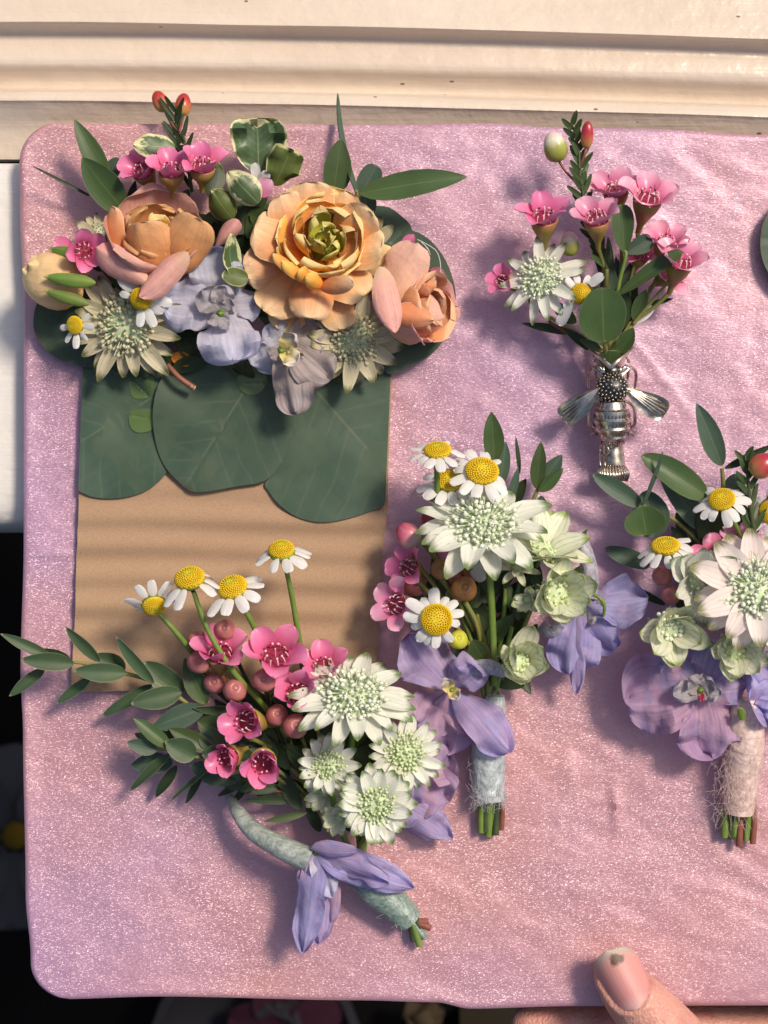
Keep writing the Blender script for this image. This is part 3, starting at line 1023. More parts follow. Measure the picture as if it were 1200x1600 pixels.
def astrantia(par, x, y, z, r, tx=0, ty=0, n=11, el=14, bend=-10, dome=.46, w=.30, nf=95, mat='ast', heads='head', wide=0, seed=1, cupw=0, hs=1.0, pr='bract', n2=None, dz=.43, skip=None):
    C = P(x, y, z); R_ = m(r)
    nf = int(nf * 1.45)
    M = Matrix.Translation(C) @ frame(Nrm(tx, ty), random.Random(seed + 9).uniform(0, 1))
    rg = random.Random(seed)
    mb = MB()
    mb.lathe([(.03 * R_, -.34 * R_), (.05 * R_, -.16 * R_), (.16 * R_, -.05 * R_), (.18 * R_, .0)], None, 12)
    mb.lathe([(.34 * dome / .46 * R_, .02 * R_), (.31 * dome / .46 * R_, .10 * R_), (.2 * dome / .46 * R_, .18 * R_), (.02 * R_, .21 * R_)], None, 14, 1)
    f = put('astrantia', mb.mesh('astrantia', [G['calyx'], G['fstalk']]), par, M)
    n2 = n if n2 is None else n2
    for ring, cnt, e, ls in ((0, n, el, 1.0), (1, n2, el - 11 - cupw * .2, 1.0)):
        for k in range(cnt):
            if skip and skip(k / cnt, ring):
                continue
            ph = 2 * pi * (k + .5 * ring) / max(1, cnt) + rg.uniform(-.07, .07)
            var = rg.randrange(3)
            me = blade(R_ * .92 * ls * (1 - .05 * var), R_ * w * (1 + wide), pr, e, bend - 4 * var, cupw, .10, .10, .035, 3, seed * 7 + var, 6, 9, 0, False, G[mat], 0, 0, 'bract')
            Mp = M @ Matrix.Rotation(ph, 4, 'Z') @ Matrix.Translation((0, .13 * R_, -.02 * R_ * ring)) @ Matrix.Rotation(rad(rg.uniform(-9, 9)), 4, 'X') @ Matrix.Rotation(rad(rg.uniform(-12, 12)), 4, 'Y')
            s_ = rg.uniform(.88, 1.06)
            put('bract', me, f, Mp @ Matrix.Diagonal((s_, s_, s_, 1)))
    mb = MB()
    for i in range(nf):
        q = (i + .5) / nf
        a = math.acos(1 - q * 1.0) * .93
        ph = i * GA
        rr = dome * R_ * rg.uniform(.82, 1.12)
        d = Vector((sin(a) * cos(ph), sin(a) * sin(ph), cos(a) * dz / .55 * .62 + .10))
        d += Vector((rg.uniform(-.07, .07), rg.uniform(-.07, .07), rg.uniform(-.05, .05)))
        e = d * rr * 1.0
        b = Vector((d.x * .16 * R_, d.y * .16 * R_, .10 * R_ * (1 - q * .6)))
        mb.tube([b, b * .4 + e * .6 + Vector((0, 0, .02 * R_)), e], [.010 * R_, .009 * R_, .013 * R_], 4, 0, False, 1)
        hr = R_ * .036 * rg.uniform(.8, 1.25) * hs
        Mh = frame(d.normalized())
        mb.ball(e, hr, 1, 6, 4, Mh, 1.05)
        if rg.random() < .75:
            mb.ball(e + d.normalized() * hr * .86, hr * .42, 2, 5, 3, Mh, .6)
        if rg.random() < .30:
            c = e + d.normalized() * hr
            for s2 in (0, 1):
                q2 = c + (d.normalized() * .09 + Vector((rg.uniform(-.05, .05), rg.uniform(-.05, .05), .02))) * R_
                mb.tube([c, q2], .0045 * R_, 3, 0, False, 1)
    put('florets', mb.mesh('florets', [G['fstalk'], G[heads], G['eye']], sharp=None), f, M, 'stuff')
    return f


def daisy(par, x, y, z, r, tx=0, ty=0, n=13, el=0, th1=-14, spin=0, skip=(), seed=1, dr=.42, dh=.18, pw=.34, green=False):
    C = P(x, y, z); R_ = m(r)
    M = Matrix.Translation(C) @ frame(Nrm(tx, ty), spin)
    rg = random.Random(seed * 31 + 5)
    mb = MB()
    D = dr * R_ * rg.uniform(.9, 1.08)
    dh = dh * rg.uniform(.8, 1.15)
    th1 += rg.choice((-10, -5, 0, 4))
    if n >= 10 and not skip:
        skip = (rg.randrange(n),)
    hz = lambda a: D * dh / .42 * 1.4 * cos(a)
    mb.lathe([(.06 * R_, -.42 * R_), (.10 * R_, -.22 * R_), (.34 * R_, -.13 * R_), (.42 * R_, -.04 * R_), (.40 * R_, 0)], None, 14, 2)
    mb.lathe([(D * 1.0, -.02 * R_), (D * .97, .05 * R_), (D * .82, hz(.9) * .8), (D * .5, hz(.5) * .92), (D * .16, hz(0) * .9), (D * .02, hz(0) * .86)], None, 18, 0)
    nf = 210
    for i in range(nf):
        q = sqrt((i + .5) / nf)
        a = q * 1.45
        p = Vector((sin(a) * D * cos(i * GA), sin(a) * D * sin(i * GA), hz(a) * .93 + .03 * R_))
        if q < .25:
            p.z -= .05 * R_ * (1 - q / .25)
        mb.ball(p, D * .072 * (.7 + .5 * q), 1 if q < .33 or green else 0, 5, 3)
    f = put('daisy', mb.mesh('daisy', [G['disc'], G['discg'], G['calyx']], sharp=None), par, M)
    for k in range(n):
        if k in skip:
            continue
        ph = 2 * pi * k / n + rg.uniform(-.09, .09)
        var = rg.randrange(6)
        me = blade(R_ * (.68 - .025 * var), R_ * pw * (1 - .05 * (var % 3)), 'strap', el, th1 - 9 * (var - 1.5), 0, -.10, 0, .05, 2, var, 6, 8, 0, False, G['daisy'], .06, 0, 'petal')
        s_ = rg.uniform(.80, 1.1)
        Mp = M @ Matrix.Rotation(ph, 4, 'Z') @ Matrix.Translation((0, .36 * R_, -.01 * R_ * (k % 2))) @ Matrix.Rotation(rad(rg.uniform(-17, 13)), 4, 'X') @ Matrix.Rotation(rad(rg.uniform(-16, 16)), 4, 'Y')
        put('petal', me, f, Mp @ Matrix.Diagonal((s_, s_, s_, 1)))
    return f


def waxflower(par, x, y, z, r, tx=0, ty=0, el=38, spin=0, mat='wax', seed=1, cupl=.95, n=5, stam=True):
    C = P(x, y, z); R_ = m(r)
    M = Matrix.Translation(C) @ frame(Nrm(tx, ty), spin)
    rg = random.Random(seed * 13 + 3)
    mb = MB()
    mb.lathe([(.09 * R_, -1.5 * R_ * cupl), (.12 * R_, -1.1 * R_ * cupl), (.26 * R_, -.75 * R_ * cupl), (.42 * R_, -.35 * R_), (.50 * R_, -.05 * R_), (.46 * R_, .0)], None, 14, 0)
    mb.lathe([(.46 * R_, .005 * R_), (.38 * R_, -.05 * R_), (.28 * R_, -.14 * R_), (.06 * R_, -.10 * R_), (.01 * R_, -.09 * R_)], None, 14, 1)
    f = put('waxflower', mb.mesh('waxflower', [G['waxcup'], G['waxdk']]), par, M)
    for k in range(n):
        ph = 2 * pi * k / n + rg.uniform(-.12, .12)
        var = rg.randrange(4)
        me = blade(R_ * .80, R_ * .84, (.42, .45), el + 16, -18 - 9 * var, 0, .16 + .04 * var, 0, .06, 2, var, 7, 9, 0, False, G[mat], 0, 0, 'petal')
        Mp = M @ Matrix.Rotation(ph, 4, 'Z') @ Matrix.Translation((0, .40 * R_, 0)) @ Matrix.Rotation(rad(rg.uniform(-15, 13)), 4, 'X') @ Matrix.Rotation(rad(rg.uniform(-12, 12)), 4, 'Y')
        put('petal', me, f, Mp)
    if stam:
        mb = MB()
        for k in range(10):
            ph = 2 * pi * k / 10
            c0 = Vector((cos(ph) * .40 * R_, sin(ph) * .40 * R_, 0))
            c1 = Vector((cos(ph) * .36 * R_, sin(ph) * .36 * R_, .22 * R_))
            c2 = Vector((cos(ph) * .28 * R_, sin(ph) * .28 * R_, .30 * R_))
            mb.tube([c0, c1, c2], .022 * R_, 4, 0, True, 2)
            mb.ball(c2, .048 * R_, 1 if k % 3 == 0 else 0, 5, 3)
        mb.tube([(0, 0, -.05 * R_), (.02 * R_, 0, .2 * R_), (.03 * R_, .02 * R_, .42 * R_)], .022 * R_, 5, 0)
        put('stamens', mb.mesh('stamens', [G['wstam'], G['wanth']], sharp=None), f, M, 'stuff')
    return f


def ball(par, x, y, z, r, mat='ball', tx=0, ty=-.3):
    C = P(x, y, z); R_ = m(r)
    mb = MB()
    mb.lathe([(.12 * R_, -1.9 * R_), (.22 * R_, -1.35 * R_), (.62 * R_, -.78 * R_), (.90 * R_, -.32 * R_), (1.0 * R_, .12 * R_), (.92 * R_, .50 * R_), (.68 * R_, .80 * R_), (.42 * R_, .93 * R_), (.30 * R_, .93 * R_), (.22 * R_, .86 * R_), (.12 * R_, .90 * R_), (.01 * R_, .92 * R_)], None, 20, 0, .035)
    return put('flower_bud', mb.mesh('flower_bud', G[mat]), par, Matrix.Translation(C) @ frame(Nrm(tx, ty)))


def budtip(par, b, t, w, mat):
    """pointed bud from base to tip (px), built of a body and wrapped bracts"""
    B, T = P(*b), P(*t)
    L, W = (T - B).length, m(w)
    mb = MB()
    pf = profile((.42, .5))
    vs_ = [(1 - cos(pi * j / 10)) / 2 for j in range(11)]
    for v in vs_:
        pass
    n = 14
    for j, v in enumerate(vs_):
        for k in range(n):
            t_ = 2 * pi * k / n
            rr = max(.02 * W, W * .5 * pf(v)) * (1 + .04 * cos(4 * t_ + v * 4))
            mb.v.append(Vector((rr * cos(t_), L * v, rr * sin(t_)))); mb.uv.append((.5 + .5 * cos(t_) * .6, v))
    for j in range(10):
        for k in range(n):
            q = j * n
            mb.f.append((q + k, q + n + k, q + n + (k + 1) % n, q + (k + 1) % n)); mb.mi.append(0)
    mb.f.append(tuple(range(n))); mb.mi.append(0)
    mb.f.append(tuple(10 * n + k for k in range(n))[::-1]); mb.mi.append(0)
    return put('flower_bud', mb.mesh('flower_bud', G[mat]), par, aim(B, T))


def delph(par, c, petals, mat='del', ctr='dele', pr='obov'):
    """c = centre (px,py,z); petals = [(tx,ty,tz,w,roll,bend,cup[,mat])]"""
    C = P(*c)
    mb = MB()
    mb.ball((0, 0, 0), m(7), 0, 10, 6)
    f = put('delphinium', mb.mesh('delphinium', G['sepal']), par, Matrix.Translation(C))
    for q in petals:
        q = list(q) + [None] * (8 - len(q))
        leaf(f, c, q[:3], q[3], G[q[7] or mat], pr, q[5], q[6], q[4], .19, 3, 0, 'petal', .00007, 0, .05, 0, 18, 22)
    return f


def sprig(par, pts, r, leaves, smat, lmat, pr='lance', name='leaf_sprig'):
    """stem part with leaf sub-parts; leaves = [((bx,by,bz),(tx,ty,tz),w[,roll,bend,mat])]"""
    s = stem(par, pts, r, G[smat], name)
    for q in leaves:
        q = list(q) + [None] * (6 - len(q))
        leaf(s, q[0], q[1], q[2], G[q[5] or lmat], pr, q[4] if q[4] is not None else R.uniform(-8, 14), .10, q[3] if q[3] is not None else R.uniform(-20, 20), .012, 2, .06)
    return s


def needles(par, pts, r, n, ln, w, smat='stemd', lmat='leafdark', spread=38, start=.0, seed=3):
    s = stem(par, pts, r, G[smat], 'needle_sprig')
    rg = random.Random(seed)
    W = [Vector(p) for p in pts]
    seg = [(W[i + 1] - W[i]).length for i in range(len(W) - 1)]
    tot = sum(seg)
    for k in range(n):
        q = (start + (1 - start) * (k + .5) / n) * tot
        i = 0
        while i < len(seg) - 1 and q > seg[i]:
            q -= seg[i]; i += 1
        b = W[i] + (W[i + 1] - W[i]) * min(1, q / seg[i])
        d = (W[i + 1] - W[i]).normalized()
        sd = 1 if k % 2 else -1
        a = rad(spread) * sd * rg.uniform(.6, 1.2)
        dx, dy = d.x * cos(a) - d.y * sin(a), d.x * sin(a) + d.y * cos(a)
        L = ln * rg.uniform(.75, 1.15) * (1 - .35 * (k / n) ** 3)
        leaf(s, tuple(b), (b.x + dx * L, b.y + dy * L, b.z + rg.uniform(-1.5, 3)), w, G[lmat], 'grass', rg.uniform(-10, 10), .1, rg.uniform(-30, 30), nu=3, nv=6)
    return s


def fibres(par, pts, r, n, mat='fib', seed=1, spread=1.5, ln=40):
    """loose hairs of the binding, lying on and lifting off it"""
    rg = random.Random(seed)
    mb = MB()
    W = [Vector(p) for p in pts]
    for k in range(n):
        q = rg.random() * (len(W) - 1)
        i = min(int(q), len(W) - 2)
        c = W[i] + (W[i + 1] - W[i]) * (q - i)
        d = (W[i + 1] - W[i]).normalized()
        nx, ny = -d.y, d.x
        a = rg.uniform(-1.5, 1.5)
        s_ = rg.uniform(.98, 1.12)
        p0 = (c.x + nx * r * sin(a) * s_, c.y + ny * r * sin(a) * s_, max(.2, c.z + r / 6 * cos(a) * s_))
        L = rg.uniform(.3, 1) * ln
        b = rg.uniform(-1.2, 1.2) + (pi if rg.random() < .5 else 0)
        ex, ey = d.x * cos(b) + nx * sin(b), d.y * cos(b) + ny * sin(b)
        lift = rg.uniform(0, spread)
        ex, ey = ex * (1 - abs(a) * .35), ey
        p1 = (p0[0] + ex * L * .5 + rg.uniform(-5, 5), p0[1] + ey * L * .5 + rg.uniform(-5, 5), p0[2] + lift * .4)
        p2 = (p1[0] + ex * L * .4 + rg.uniform(-6, 6), p1[1] + ey * L * .4 + rg.uniform(-6, 6), max(.2, p0[2] + lift * rg.uniform(-.6, .8)))
        mb.tube([P(*p0), P(*p1), P(*p2)], .000036, 3, 0, False, 3)
    M = local(mb, P(*pts[0]))
    return put('fibres', mb.mesh('fibres', G[mat], sharp=None), par, M, 'stuff')


def shell(key, L, R0, a0, a1, dphi, z0=0.0, ov=.0006, p=1.0, mat=None, seed=0, pr=(.42, .26), nu=10, nv=12, ruf=.0006):
    """petal wrapped round a flower's axis: local Z is the axis, the petal's middle faces local +Y"""
    key = ('sh', key, mat.name)
    if key in _cache:
        return _cache[key]
    n = 30
    rs, zs = [R0], [z0]
    for i in range(n):
        a = rad(a0 + (a1 - a0) * ((i + .5) / n) ** p)
        rs.append(rs[-1] + L / n * cos(a)); zs.append(zs[-1] + L / n * sin(a))
    pf = profile(pr)
    rg = random.Random(seed)
    h1, h2 = rg.uniform(0, 6), rg.uniform(0, 6)

    def fn(u, v):
        f = v * n; i = min(int(f), n - 1); f -= i
        r = rs[i] * (1 - f) + rs[i + 1] * f; z = zs[i] * (1 - f) + zs[i + 1] * f
        ph = u * rad(dphi) / 2 * pf(v) * (1 + .05 * sin(4 * v + h1))
        r += ov * u + ruf * sin(3 * u + h1) * v + ruf * .8 * sin(5 * u + h2) * v * v
        r = max(r, .0003)
        # nearly closed petals stay tight at the base
        return (r * sin(ph), r * cos(ph), z + ruf * sin(4 * u + h2) * v)
    mb = MB()
    vs = [(1 - cos(pi * j / nv)) / 2 for j in range(nv + 1)]
    th = .00007
    mb.grid(fn, nu, nv, thick=th, nrm=lambda u, v: (-sin(u * rad(dphi) / 2), -cos(u * rad(dphi) / 2), .2), vs=vs)
    me = mb.mesh('petal', mat)
    _cache[key] = me
    return me


def whorl(f, M, n, L, R0, a0, a1, dphi, mat, z0=0.0, ph0=0.0, jit=6, p=1.0, seed=1, ov=.0006, skip=()):
    rg = random.Random(seed)
    for k in range(n):
        if k in skip:
            continue
        var = k % 2
        me = shell((round(L, 5), R0, a0, a1, dphi, z0, p, var, seed), L * (1 - .06 * var), R0, a0, a1, dphi, z0, ov, p, G[mat], seed * 3 + var)
        Mp = M @ Matrix.Rotation(ph0 + 2 * pi * k / n + rad(rg.uniform(-jit, jit)), 4, 'Z') @ Matrix.Rotation(rad(rg.uniform(-jit, jit) * .6), 4, 'X')
        s_ = rg.uniform(.87, 1.08)
        put('petal', me, f, Mp @ Matrix.Diagonal((s_, s_, s_, 1)))


def poly_leaf(par, pts, z, mat, rib, thick=.0005, name='leaf', dz=None, kind=None):
    """flat leaf or card from its outline (px); rib = (base, tip) px gives the UV axis so nerves follow it"""
    n = len(pts)
    sm = []
    for i in range(n):
        p0, p1, p2, p3 = [Vector(pts[(i + k) % n][:2]) for k in (-1, 0, 1, 2)]
        if len(pts[i]) > 2 or len(pts[(i + 1) % n]) > 2:      # a third item marks a cut corner: keep straight
            sm += [p1 + (p2 - p1) * (k / 4) for k in range(4)]
            continue
        for k in range(4):
            t_ = k / 4
            sm.append(.5 * ((2 * p1) + (p2 - p0) * t_ + (2 * p0 - 5 * p1 + 4 * p2 - p3) * t_ * t_ + (3 * p1 - p0 - 3 * p2 + p3) * t_ ** 3))
    c = sum(sm, Vector((0, 0))) / len(sm)
    rb, rt = Vector(rib[0]), Vector(rib[1])
    ax = (rt - rb); al = ax.length; ax = ax / al; nx = Vector((-ax.y, ax.x))
    hw = max(abs((q - rb).dot(nx)) for q in sm) * 1.02
    l0 = min((q - rb).dot(ax) for q in sm); l1 = max((q - rb).dot(ax) for q in sm)
    mb = MB()
    K = 9
    dz = dz or (lambda q: .9 * noise.noise(Vector((q.x * .012, q.y * .012, z))))
    N = len(sm)
    for k in range(K + 1):
        for q in sm:
            w = c + (q - c) * (k / K)
            if k == 0:
                w = c + (q - c) * .02
            d = (w - rb).dot(nx) / hw
            g = .25 * math.exp(-(d / .03) ** 2)
            mb.v.append(P(w.x, w.y, z + dz(w) - g))
            mb.uv.append((d * .5 + .5, ((w - rb).dot(ax) - l0) / (l1 - l0)))
    for k in range(K):
        for i in range(N):
            j = (i + 1) % N
            mb.f.append((k * N + i, (k + 1) * N + i, (k + 1) * N + j, k * N + j)); mb.mi.append(0)
    mb.f.append(tuple(range(N))[::-1]); mb.mi.append(0)
    b = len(mb.v)
    for i in range(N):
        mb.v.append(mb.v[K * N + i] - Vector((0, 0, thick))); mb.uv.append(mb.uv[K * N + i])
    for i in range(N):
        j = (i + 1) % N
        mb.f.append((K * N + i, b + i, b + j, K * N + j)); mb.mi.append(0)
    mb.f.append(tuple(b + i for i in range(N))); mb.mi.append(0)
    M = local(mb, P(c.x, c.y, z))
    me = mb.mesh(name, mat, sharp=50)
    bm = bmesh.new(); bm.from_mesh(me); bmesh.ops.recalc_face_normals(bm, faces=bm.faces); bm.to_mesh(me); bm.free()
    return put(name, me, par, M, kind)


def filler(par, cx, cy, rx, ry, n, z0, z1, ln=60, w=20, mats=('leafdark', 'leaf'), seed=1, away=None):
    rg = random.Random(seed)
    for k in range(n):
        a = rg.uniform(0, 2 * pi); q = sqrt(rg.random())
        x, y = cx + rx * q * cos(a), cy + ry * q * sin(a)
        if away:
            d = Vector((x - away[0], y - away[1])).normalized()
            b = math.atan2(d.y, d.x) + rg.uniform(-.7, .7)
        else:
            b = rg.uniform(0, 2 * pi)
        L = ln * rg.uniform(.7, 1.2)
        z = rg.uniform(z0, z1)
        leaf(par, (x - cos(b) * L / 2, y - sin(b) * L / 2, z), (x + cos(b) * L / 2, y + sin(b) * L / 2, z + rg.uniform(-2, 2)), w * rg.uniform(.8, 1.3), G[rg.choice(mats)], 'lance', rg.uniform(-5, 20), .08, rg.uniform(-35, 35), nu=4, nv=7)
# ------------------------------------------------------------------ A: pocket flowers on a card, upper left
A = thing('pocket_boutonniere', 'cluster with three apricot ranunculus on a brown cardboard strip faced with eucalyptus leaves', 'boutonniere', P(360, 700, .5), 'wedding flowers laid out on the pink board')
mt, t, bs, out = nodes('brown_cardboard')
tc = N_(t, 'ShaderNodeTexCoord')
o = tc.outputs['Object']
c = ramp(t, noise_(t, o, 2600, 5, .75), [(.3, (.32, .205, .127)), (.5, (.40, .262, .165)), (.7, (.46, .312, .205))])
c = mix(t, ramp(t, noise_(t, mapping(t, o, (25, 80, 1)), 1, 4), [(.5, (0, 0, 0)), (.8, (.25, .25, .25))]), c, (.30, .18, .11))
fl = noise_(t, mapping(t, o, (1400, 2000, 1), rot=(0, 0, .6)), 1, 2)
c = mix(t, ramp(t, fl, [(.66, (0, 0, 0)), (.72, (.55, .55, .55))]), c, (.17, .095, .055))
t.links.new(c, bs.inputs['Base Color'])
bs.inputs['Roughness'].default_value = .75
bs.inputs['Specular IOR Level'].default_value = .2
t.links.new(bump(t, noise_(t, o, 1800, 4, .7), .35, .00018), bs.inputs['Normal'])
kraft = mt
cardpts = [(128, 566, 1), (300, 560, 1), (612, 572, 1), (606, 790, 1), (594, 900, 1), (590, 1062, 1), (300, 1080, 1), (112, 1083, 1), (118, 930, 1), (124, 770, 1)]


def carddz(q):
    y = q.y
    w = .46 * sin((y + 6 * sin(q.x * .008)) * 2 * pi / 47) + .32 * sin((y + q.x * .10) * 2 * pi / 118 + 1) + .25 * noise.noise(Vector((q.x * .006, y * .011, 3)))
    return w * min(1, max(0, (y - 700) / 120))


# the card is a fine grid so that its corrugation is real relief
def cardfn(u, v):
    y = 566 + 516 * v
    xl = interp([(560, 129), (770, 123), (930, 118), (1085, 111)], y)
    xr = interp([(560, 612), (790, 606), (900, 595), (1085, 589)], y)
    x = xl + (xr - xl) * (u + 1) / 2 + .8 * noise.noise(Vector((y * .05, u, 0)))
    yy = y - 14 * ((u + 1) / 2) * v
    return P(x, yy, 1.75 + carddz(Vector((x, yy))))


mb = MB()
mb.grid(cardfn, 36, 150, thick=.0016, nrm=lambda u, v: (0, 0, 1))
M = local(mb, P(360, 820, 1))
me = mb.mesh('cardboard_strip', kraft, sharp=40)
put('cardboard_strip', me, A, M)
# facing leaves
L1 = [(130, 566, 1), (200, 566), (285, 570), (292, 640), (280, 700), (262, 736), (235, 763), (200, 776), (165, 779), (140, 775), (122, 767, 1), (126, 660, 1)]
poly_leaf(A, L1, 2.6, G['euc'], ((312, 575), (118, 695)))
L3 = [(470, 575), (540, 570), (611, 574, 1), (606, 690, 1), (602, 784), (580, 798), (540, 811), (500, 816), (465, 808), (438, 790), (420, 768), (414, 755), (428, 738), (452, 690)]
poly_leaf(A, L3, 2.9, G['euc'], ((483, 598), (606, 738)))
L2 = [(252, 592), (290, 560), (360, 552), (430, 560), (452, 610), (459, 660), (452, 700), (436, 730), (412, 752), (370, 760), (330, 767), (300, 768), (278, 752), (256, 726), (243, 690), (239, 640)]
poly_leaf(A, L2, 3.8, G['euc'], ((404, 575), (296, 748)))
# big leaves behind the cluster
poly_leaf(A, [(60, 470), (52, 505), (60, 532), (80, 554), (110, 568), (160, 577), (215, 570), (230, 500), (150, 450), (90, 448)], 3.4, G['euc'], ((230, 470), (70, 545)))
poly_leaf(A, [(560, 335), (600, 322), (630, 340), (645, 362), (650, 420), (600, 450), (560, 420)], 3.2, G['euc'], ((560, 430), (640, 350)))
poly_leaf(A, [(632, 366), (650, 362), (675, 378), (697, 408), (711, 450), (710, 485), (700, 520), (678, 550), (640, 573), (600, 580), (585, 500), (600, 420)], 4.2, G['euc'], ((600, 500), (712, 470)))
gs = blade_mat('dried_glue_spot', [(0, (.075, .125, .038)), (1, (.095, .145, .042))], rough=.2, tr=0, spec=.6, bs_=.1)
for q in ([(205, 592), (238, 588), (240, 604), (236, 620), (210, 622), (203, 608)], [(202, 648), (212, 640), (238, 640), (240, 655), (236, 672), (215, 676), (203, 666)],):
    poly_leaf(A, q, 2.95, gs, ((q[0]), (q[3])), .0002, 'glue_spot')
poly_leaf(A, [(372, 585), (395, 574), (414, 580), (416, 598), (405, 614), (385, 616), (373, 604)], 4.1, gs, ((372, 600), (416, 598)), .0002, 'glue_spot')
filler(A, 350, 400, 215, 85, 44, 6, 13, 85, 28, seed=4)
filler(A, 380, 560, 200, 18, 12, 4.5, 7, 60, 22, seed=14)
filler(A, 320, 490, 90, 60, 20, 5, 9, 75, 30, ('leafdark',), seed=15)
filler(A, 370, 330, 60, 60, 14, 7, 11, 70, 30, ('leafdark',), seed=16)
# left ranunculus
def ranunculus(par, c, N, col='sepal'):
    mb = MB()
    mb.ball((0, 0, 0), m(16), 0, 10, 6)
    return put('ranunculus', mb.mesh('ranunculus', G[col]), par, Matrix.Translation(P(*c)))


C1 = (247, 385, 12)
r1 = ranunculus(A, C1, None)
M1 = Matrix.Translation(P(243, 402, 11)) @ frame(Nrm(.16, -.62))
whorl(r1, M1, 3, .0172, .003, 10, 88, 132, 'r_dk', ph0=.1, jit=5, seed=21, skip=(), p=.8)
whorl(r1, M1, 4, .0154, .0022, 14, 98, 116, 'r_br', ph0=.9, jit=6, seed=22, p=.8)
whorl(r1, M1, 4, .0144, .0016, 22, 104, 124, 'r_br', ph0=.3, jit=8, seed=23, p=.8)
whorl(r1, M1, 3, .0138, .0009, 40, 102, 150, 'r_in', ph0=.5, jit=8, seed=24, p=.7)
whorl(r1, M1, 2, .0136, .0006, 60, 98, 200, 'r_in', ph0=.5, jit=6, seed=25, p=.7)
leaf(r1, (184, 440, 12), (176, 322, 22), 40, G['r_co'], (.45, .35), 34, -.3, -38, .03, name='petal', nu=8, nv=14)
leaf(r1, (250, 446, 18), (220, 347, 27), 76, G['r_br'], (.40, .30), 22, -.22, -12, .03, name='petal', nu=10, nv=14)
leaf(r1, (268, 430, 19), (308, 340, 28), 74, G['r_br'], (.40, .30), 24, -.24, 8, .03, name='petal', nu=10, nv=14)
leaf(r1, (236, 446, 25), (150, 386, 24), 46, G['r_pk'], (.8, .40), 12, -.34, -4, .03, name='petal', nu=10)
leaf(r1, (294, 394, 28), (218, 464, 26), 42, G['r_pk'], (.5, .40), 16, -.40, 6, .03, name='petal', nu=10)
leaf(A, (336, 386, 16), (374, 344, 20), 26, G['r_pk'], 'obov', 46, -.5, 10, .02, name='petal')
# middle ranunculus, wide open
C2 = (502, 392, 14)
r2 = ranunculus(A, C2, None)
M2 = Matrix.Translation(P(503, 392, 13.5)) @ frame(Nrm(.10, -.30))
for (tx, ty, tz, w, roll, bend, cup, bx, by, bz, mat) in [
    (440, 304, 18, 66, 8, 12, -.10, 470, 372, 15, 'r_or'), (480, 284, 17, 82, -4, 12, -.08, 488, 368, 14, 'r_or'), (540, 298, 16, 66, -8, 8, -.10, 520, 372, 13, 'r_or'),
    (398, 352, 20, 84, 18, 14, -.10, 470, 392, 15, 'r_or'), (383, 426, 18, 74, -14, 12, -.08, 468, 398, 13, 'r_or'), (412, 486, 17, 80, 8, 14, -.12, 480, 412, 14, 'r_or'),
    (436, 515, 14, 66, 6, 10, -.10, 488, 420, 11, 'r_or'), (484, 497, 22, 68, 0, 26, -.16, 494, 424, 16, 'r_or'), (538, 514, 16, 60, -6, 10, -.10, 505, 424, 13, 'r_or'),
    (570, 462, 20, 68, -12, 18, -.12, 512, 414, 15, 'r_or'), (598, 384, 23, 66, -14, 16, -.14, 528, 392, 16, 'r_or'), (616, 406, 19, 48, 8, 14, -.12, 545, 402, 14, 'bud_y'), (580, 330, 24, 64, 10, 10, -.08, 525, 376, 16, 'r_or')]:
    leaf(r2, (bx, by, bz), (tx, ty, tz), w, G[mat], 'broad', bend, cup, roll, .03, 4, name='petal', nu=8, nv=12)
whorl(r2, M2, 5, .0140, .0030, 10, 74, 96, 'r_in', ph0=.2, jit=14, seed=31, ov=.0010)
whorl(r2, M2, 4, .0130, .0026, 14, 92, 112, 'r_in', ph0=.65, jit=15, seed=32, ov=.0011)
whorl(r2, M2, 4, .0112, .0022, 20, 104, 100, 'r_in', ph0=.1, jit=15, seed=33, ov=.0010)
whorl(r2, M2, 4, .0094, .0016, 26, 112, 96, 'r_gr', z0=.0022, ph0=.5, jit=12, seed=34, ov=.0008)
whorl(r2, M2, 3, .0078, .0008, 40, 120, 110, 'r_gr', z0=.0036, ph0=.2, jit=12, seed=35, ov=.0006)
leaf(r2, (500, 452, 24), (552, 440, 30), 28, G['r_or'], (.42, .42), 24, -.3, 14, .02, name='petal')
# a few lips standing inside the cup
for (bx, by, bz, tx, ty, tz, w, mat, roll) in [(470, 430, 24, 426, 396, 27, 24, 'r_in', 30), (478, 436, 25, 440, 408, 27, 22, 'r_in', 24), (486, 436, 25, 466, 424, 28, 24, 'r_in', 0), (505, 448, 24, 478, 432, 28, 26, 'r_in', -8)]:
    leaf(r2, (bx, by, bz), (tx, ty, tz), w, G[mat], 'lens', 20, -.25, roll, .02, name='petal')
# right ranunculus, seen from its side
C3 = (630, 470, 10)
r3 = ranunculus(A, C3, None)
M3 = Matrix.Translation(P(622, 480, 11)) @ frame(Nrm(1.5, .05))
whorl(r3, M3, 3, .0140, .003, 15, 92, 125, 'r_pk', ph0=.6, jit=4, seed=41, p=.8)
whorl(r3, M3, 3, .0150, .002, 20, 98, 130, 'r_co', ph0=.1, jit=4, seed=42, p=.8)
whorl(r3, M3, 3, .0140, .0012, 40, 102, 150, 'r_co', ph0=1.1, jit=4, seed=43, p=.8)
leaf(r3, (604, 470, 21), (654, 380, 22), 70, G['r_pp'], 'broad', 16, -.15, -10, .02, name='petal', nu=8)
leaf(r3, (598, 462, 16), (682, 436, 17), 40, G['r_co'], 'broad', 22, -.3, 0, .02, name='petal', nu=8)
leaf(r3, (604, 490, 25), (678, 500, 25), 40, G['r_co'], 'lens', 26, -.35, 10, .02, name='petal', nu=8)
leaf(r3, (606, 512, 17), (694, 494, 15), 82, G['r_pp'], 'broad', 26, -.30, 24, .02, name='petal', nu=8)
